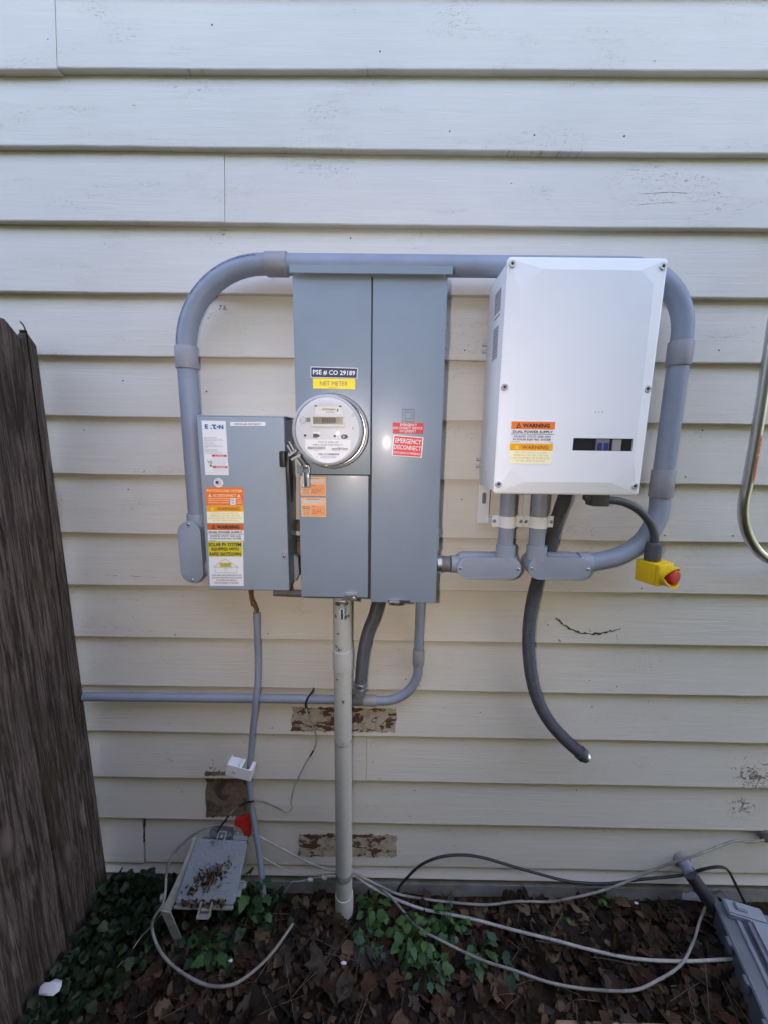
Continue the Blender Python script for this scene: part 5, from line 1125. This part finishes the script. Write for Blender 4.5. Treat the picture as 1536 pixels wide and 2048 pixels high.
# leaf crumbs lying on the telephone box lid
specs = []
for _ in range(300):
    u, v = .48+rng.normal(0, .16), .52+rng.normal(0, .095)
    v += -(u-.48)*.35
    if rng.random() < .30: u, v = rng.uniform(.12, .85), rng.uniform(.84, .94)
    if not (.05 < u < .95 and .05 < v < .95): continue
    p = nm_(u, v, .0022+rng.uniform(0, .003)); specs.append((tuple(p), rng.uniform(.005, .014), rng.uniform(0, 6.28), R(-20)+rng.normal(0, .3), R(50)+rng.normal(0, .3), int(rng.choice((0, 1, 2, 3)))))
tag(leafmass('leaf_crumbs', specs, BR, ('oval', 'lobed')), 'dry brown leaf crumbs lying on the telephone box lid', kind='stuff')
# ivy ground cover in the corner between fence and wall
specs = []
poly_c = [(250, 1800), (200, 1850), (130, 1920), (60, 1990), (280, 1790), (300, 1840), (240, 1900), (160, 1980), (100, 2030), (40, 2046), (420, 1890), (470, 1850), (500, 1820), (520, 1800)]
for px, py in poly_c:
    c_ = G(px, py, .03); n_ = 120 if px < 310 else 45
    for _ in range(n_):
        x, y = c_.x+rng.normal(0, .055), c_.y+rng.normal(0, .05)
        x = max(x, XF+.03); y = min(y, -.03); hgt = .02+abs(rng.normal(0, .030))+(.06*max(0, 1-abs(y)/.2) if px < 310 else 0)*rng.random()
        specs.append(((x, y, hgt), rng.uniform(.014, .034), rng.uniform(0, 6.28), rng.normal(.35, .4), rng.normal(0, .4), int(rng.choice(3, p=(.55, .35, .10)))))
for _ in range(260):
    x = rng.uniform(XF+.04, XF+.27); specs.append(((x, rng.uniform(-.08, -.03), rng.uniform(.02, .13)), rng.uniform(.016, .034), rng.uniform(0, 6.28), rng.normal(.8, .4), rng.normal(0, .4), int(rng.choice(3, p=(.6, .35, .05)))))
tag(leafmass('ivy', specs, IV, ('ivy',)), 'dark green ivy spreading over the ground along fence and wall', kind='stuff')
# leafy weeds in front of the riser, each a thing with its leaves
leaf_me = []
for k, kd in enumerate(('ivy', 'lobed', 'maple')):
    v, f = leaf_geo(kd, .35, .18); me = bpy.data.meshes.new('leaf'); me.from_pydata(v.tolist(), [], f); me.update()
    for p in me.polygons: p.use_smooth = True
    leaf_me.append(me)
def weed(label, px, py, n, spread, size, mats, hz=.06, group='leafy weeds by the riser'):
    base = G(px, py, 0); base.z = ground_h(base.x, base.y)
    t_ = thing('weed', label, 'weed', base, group); bm = B()
    for k in range(int(n*1.45)):
        a = rng.uniform(0, 6.28); r_ = spread*math.sqrt(rng.random()); tip = Vector((r_*math.cos(a), r_*math.sin(a)*.8, hz*rng.uniform(.35, 1.1)))
        if base.y+tip.y > -.03: tip.y = -.03-base.y
        add_tube(bm, catmull([Vector((0, 0, -.005)), Vector((tip.x*.5, tip.y*.5, tip.z*.85)), tip], 4), .0009, 5)
        s = size*rng.uniform(.42, .95); me = leaf_me[rng.integers(3)]
        mi = mats[rng.integers(len(mats))]
        lo = bpy.data.objects.new('leaf', bpy.data.meshes.get('leaf_'+me.name+mi.name) or me.copy()); 
        if lo.data.name != 'leaf_'+me.name+mi.name:
            lo.data.name = 'leaf_'+me.name+mi.name; lo.data.materials.append(mi)
        col.objects.link(lo); lo.parent = t_; lo.location = tip; lo.scale = (s, s, s)
        lo.rotation_euler = (rng.normal(0, .3), rng.normal(.30, .25), a+rng.normal(0, .5))
    me = bpy.data.meshes.new('stem'); bm.to_mesh(me); bm.free(); me.materials.append(GR[1]); so_ = bpy.data.objects.new('stem', me); col.objects.link(so_); so_.parent = t_
weed('bright green leafy weed right beside the riser foot', 752, 1835, 24, .045, .040, GR[:2], .075)
weed('low bluish green weed below the riser foot, left of the bright clump', 745, 1895, 16, .045, .040, GR[1:3], .05)
weed('bright green weed in the middle of the clump under the looping cable', 822, 1900, 34, .060, .042, GR[:2], .07)
weed('green weed right of the clump under the white cables', 895, 1875, 26, .055, .040, [GR[0], GR[1], GR[2]], .07)
weed('dark green weed lowest of the clump near the bottom edge', 850, 1960, 22, .060, .040, [GR[1], GR[3], GR[2]], .05)
weed('bluish lobed weed at the right end of the clump', 955, 1920, 14, .050, .042, [GR[2], GR[1]], .06)
weed('lone bluish green sprig among dead leaves right of the clump', 1010, 1960, 5, .025, .045, [GR[2]], .05)
weed('dark green weed behind the telephone box beside the grey sleeve', 505, 1850, 20, .055, .045, [GR[1], GR[3]], .16)
weed('green lobed weed in front of the telephone box', 425, 1930, 16, .050, .050, [GR[1], GR[3]], .06)
weed('small green sprig growing at the wall base at right', 1182, 1785, 9, .018, .020, GR[:2], .05)
weed('tiny green sprig among dead leaves below the sagging cable', 1122, 1848, 6, .018, .022, [GR[1]], .03)
# scraps of paper
def scrap(label, px, py, s, mat):
    c_ = G(px, py, .11 if px < 200 else .05); bm = bmesh.new(); bmesh.ops.create_icosphere(bm, subdivisions=2, radius=1)
    for v in bm.verts: v.co = Vector((v.co.x*s, v.co.y*s*.55, v.co.z*s*.35))*(1+.6*noise.noise(v.co*2.3+Vector((px, 0, 0))))+c_
    tag(obj('paper_scrap', bm, mat, None, 30), label, 'litter', 'white scraps on the ground')
PAP = M('white_paper', (.62, .62, .66), .7)
scrap('crumpled white tissue lying on the ivy by the fence', 100, 1976, .026, PAP)
scrap('small white scrap on the dead leaves left of the weeds', 688, 1926, .008, PAP)
scrap('tiny white scrap in front of the telephone box', 461, 1921, .006, PAP)
scrap('tiny white scrap on the leaves below the sagging cable', 1273, 1806, .006, PAP)
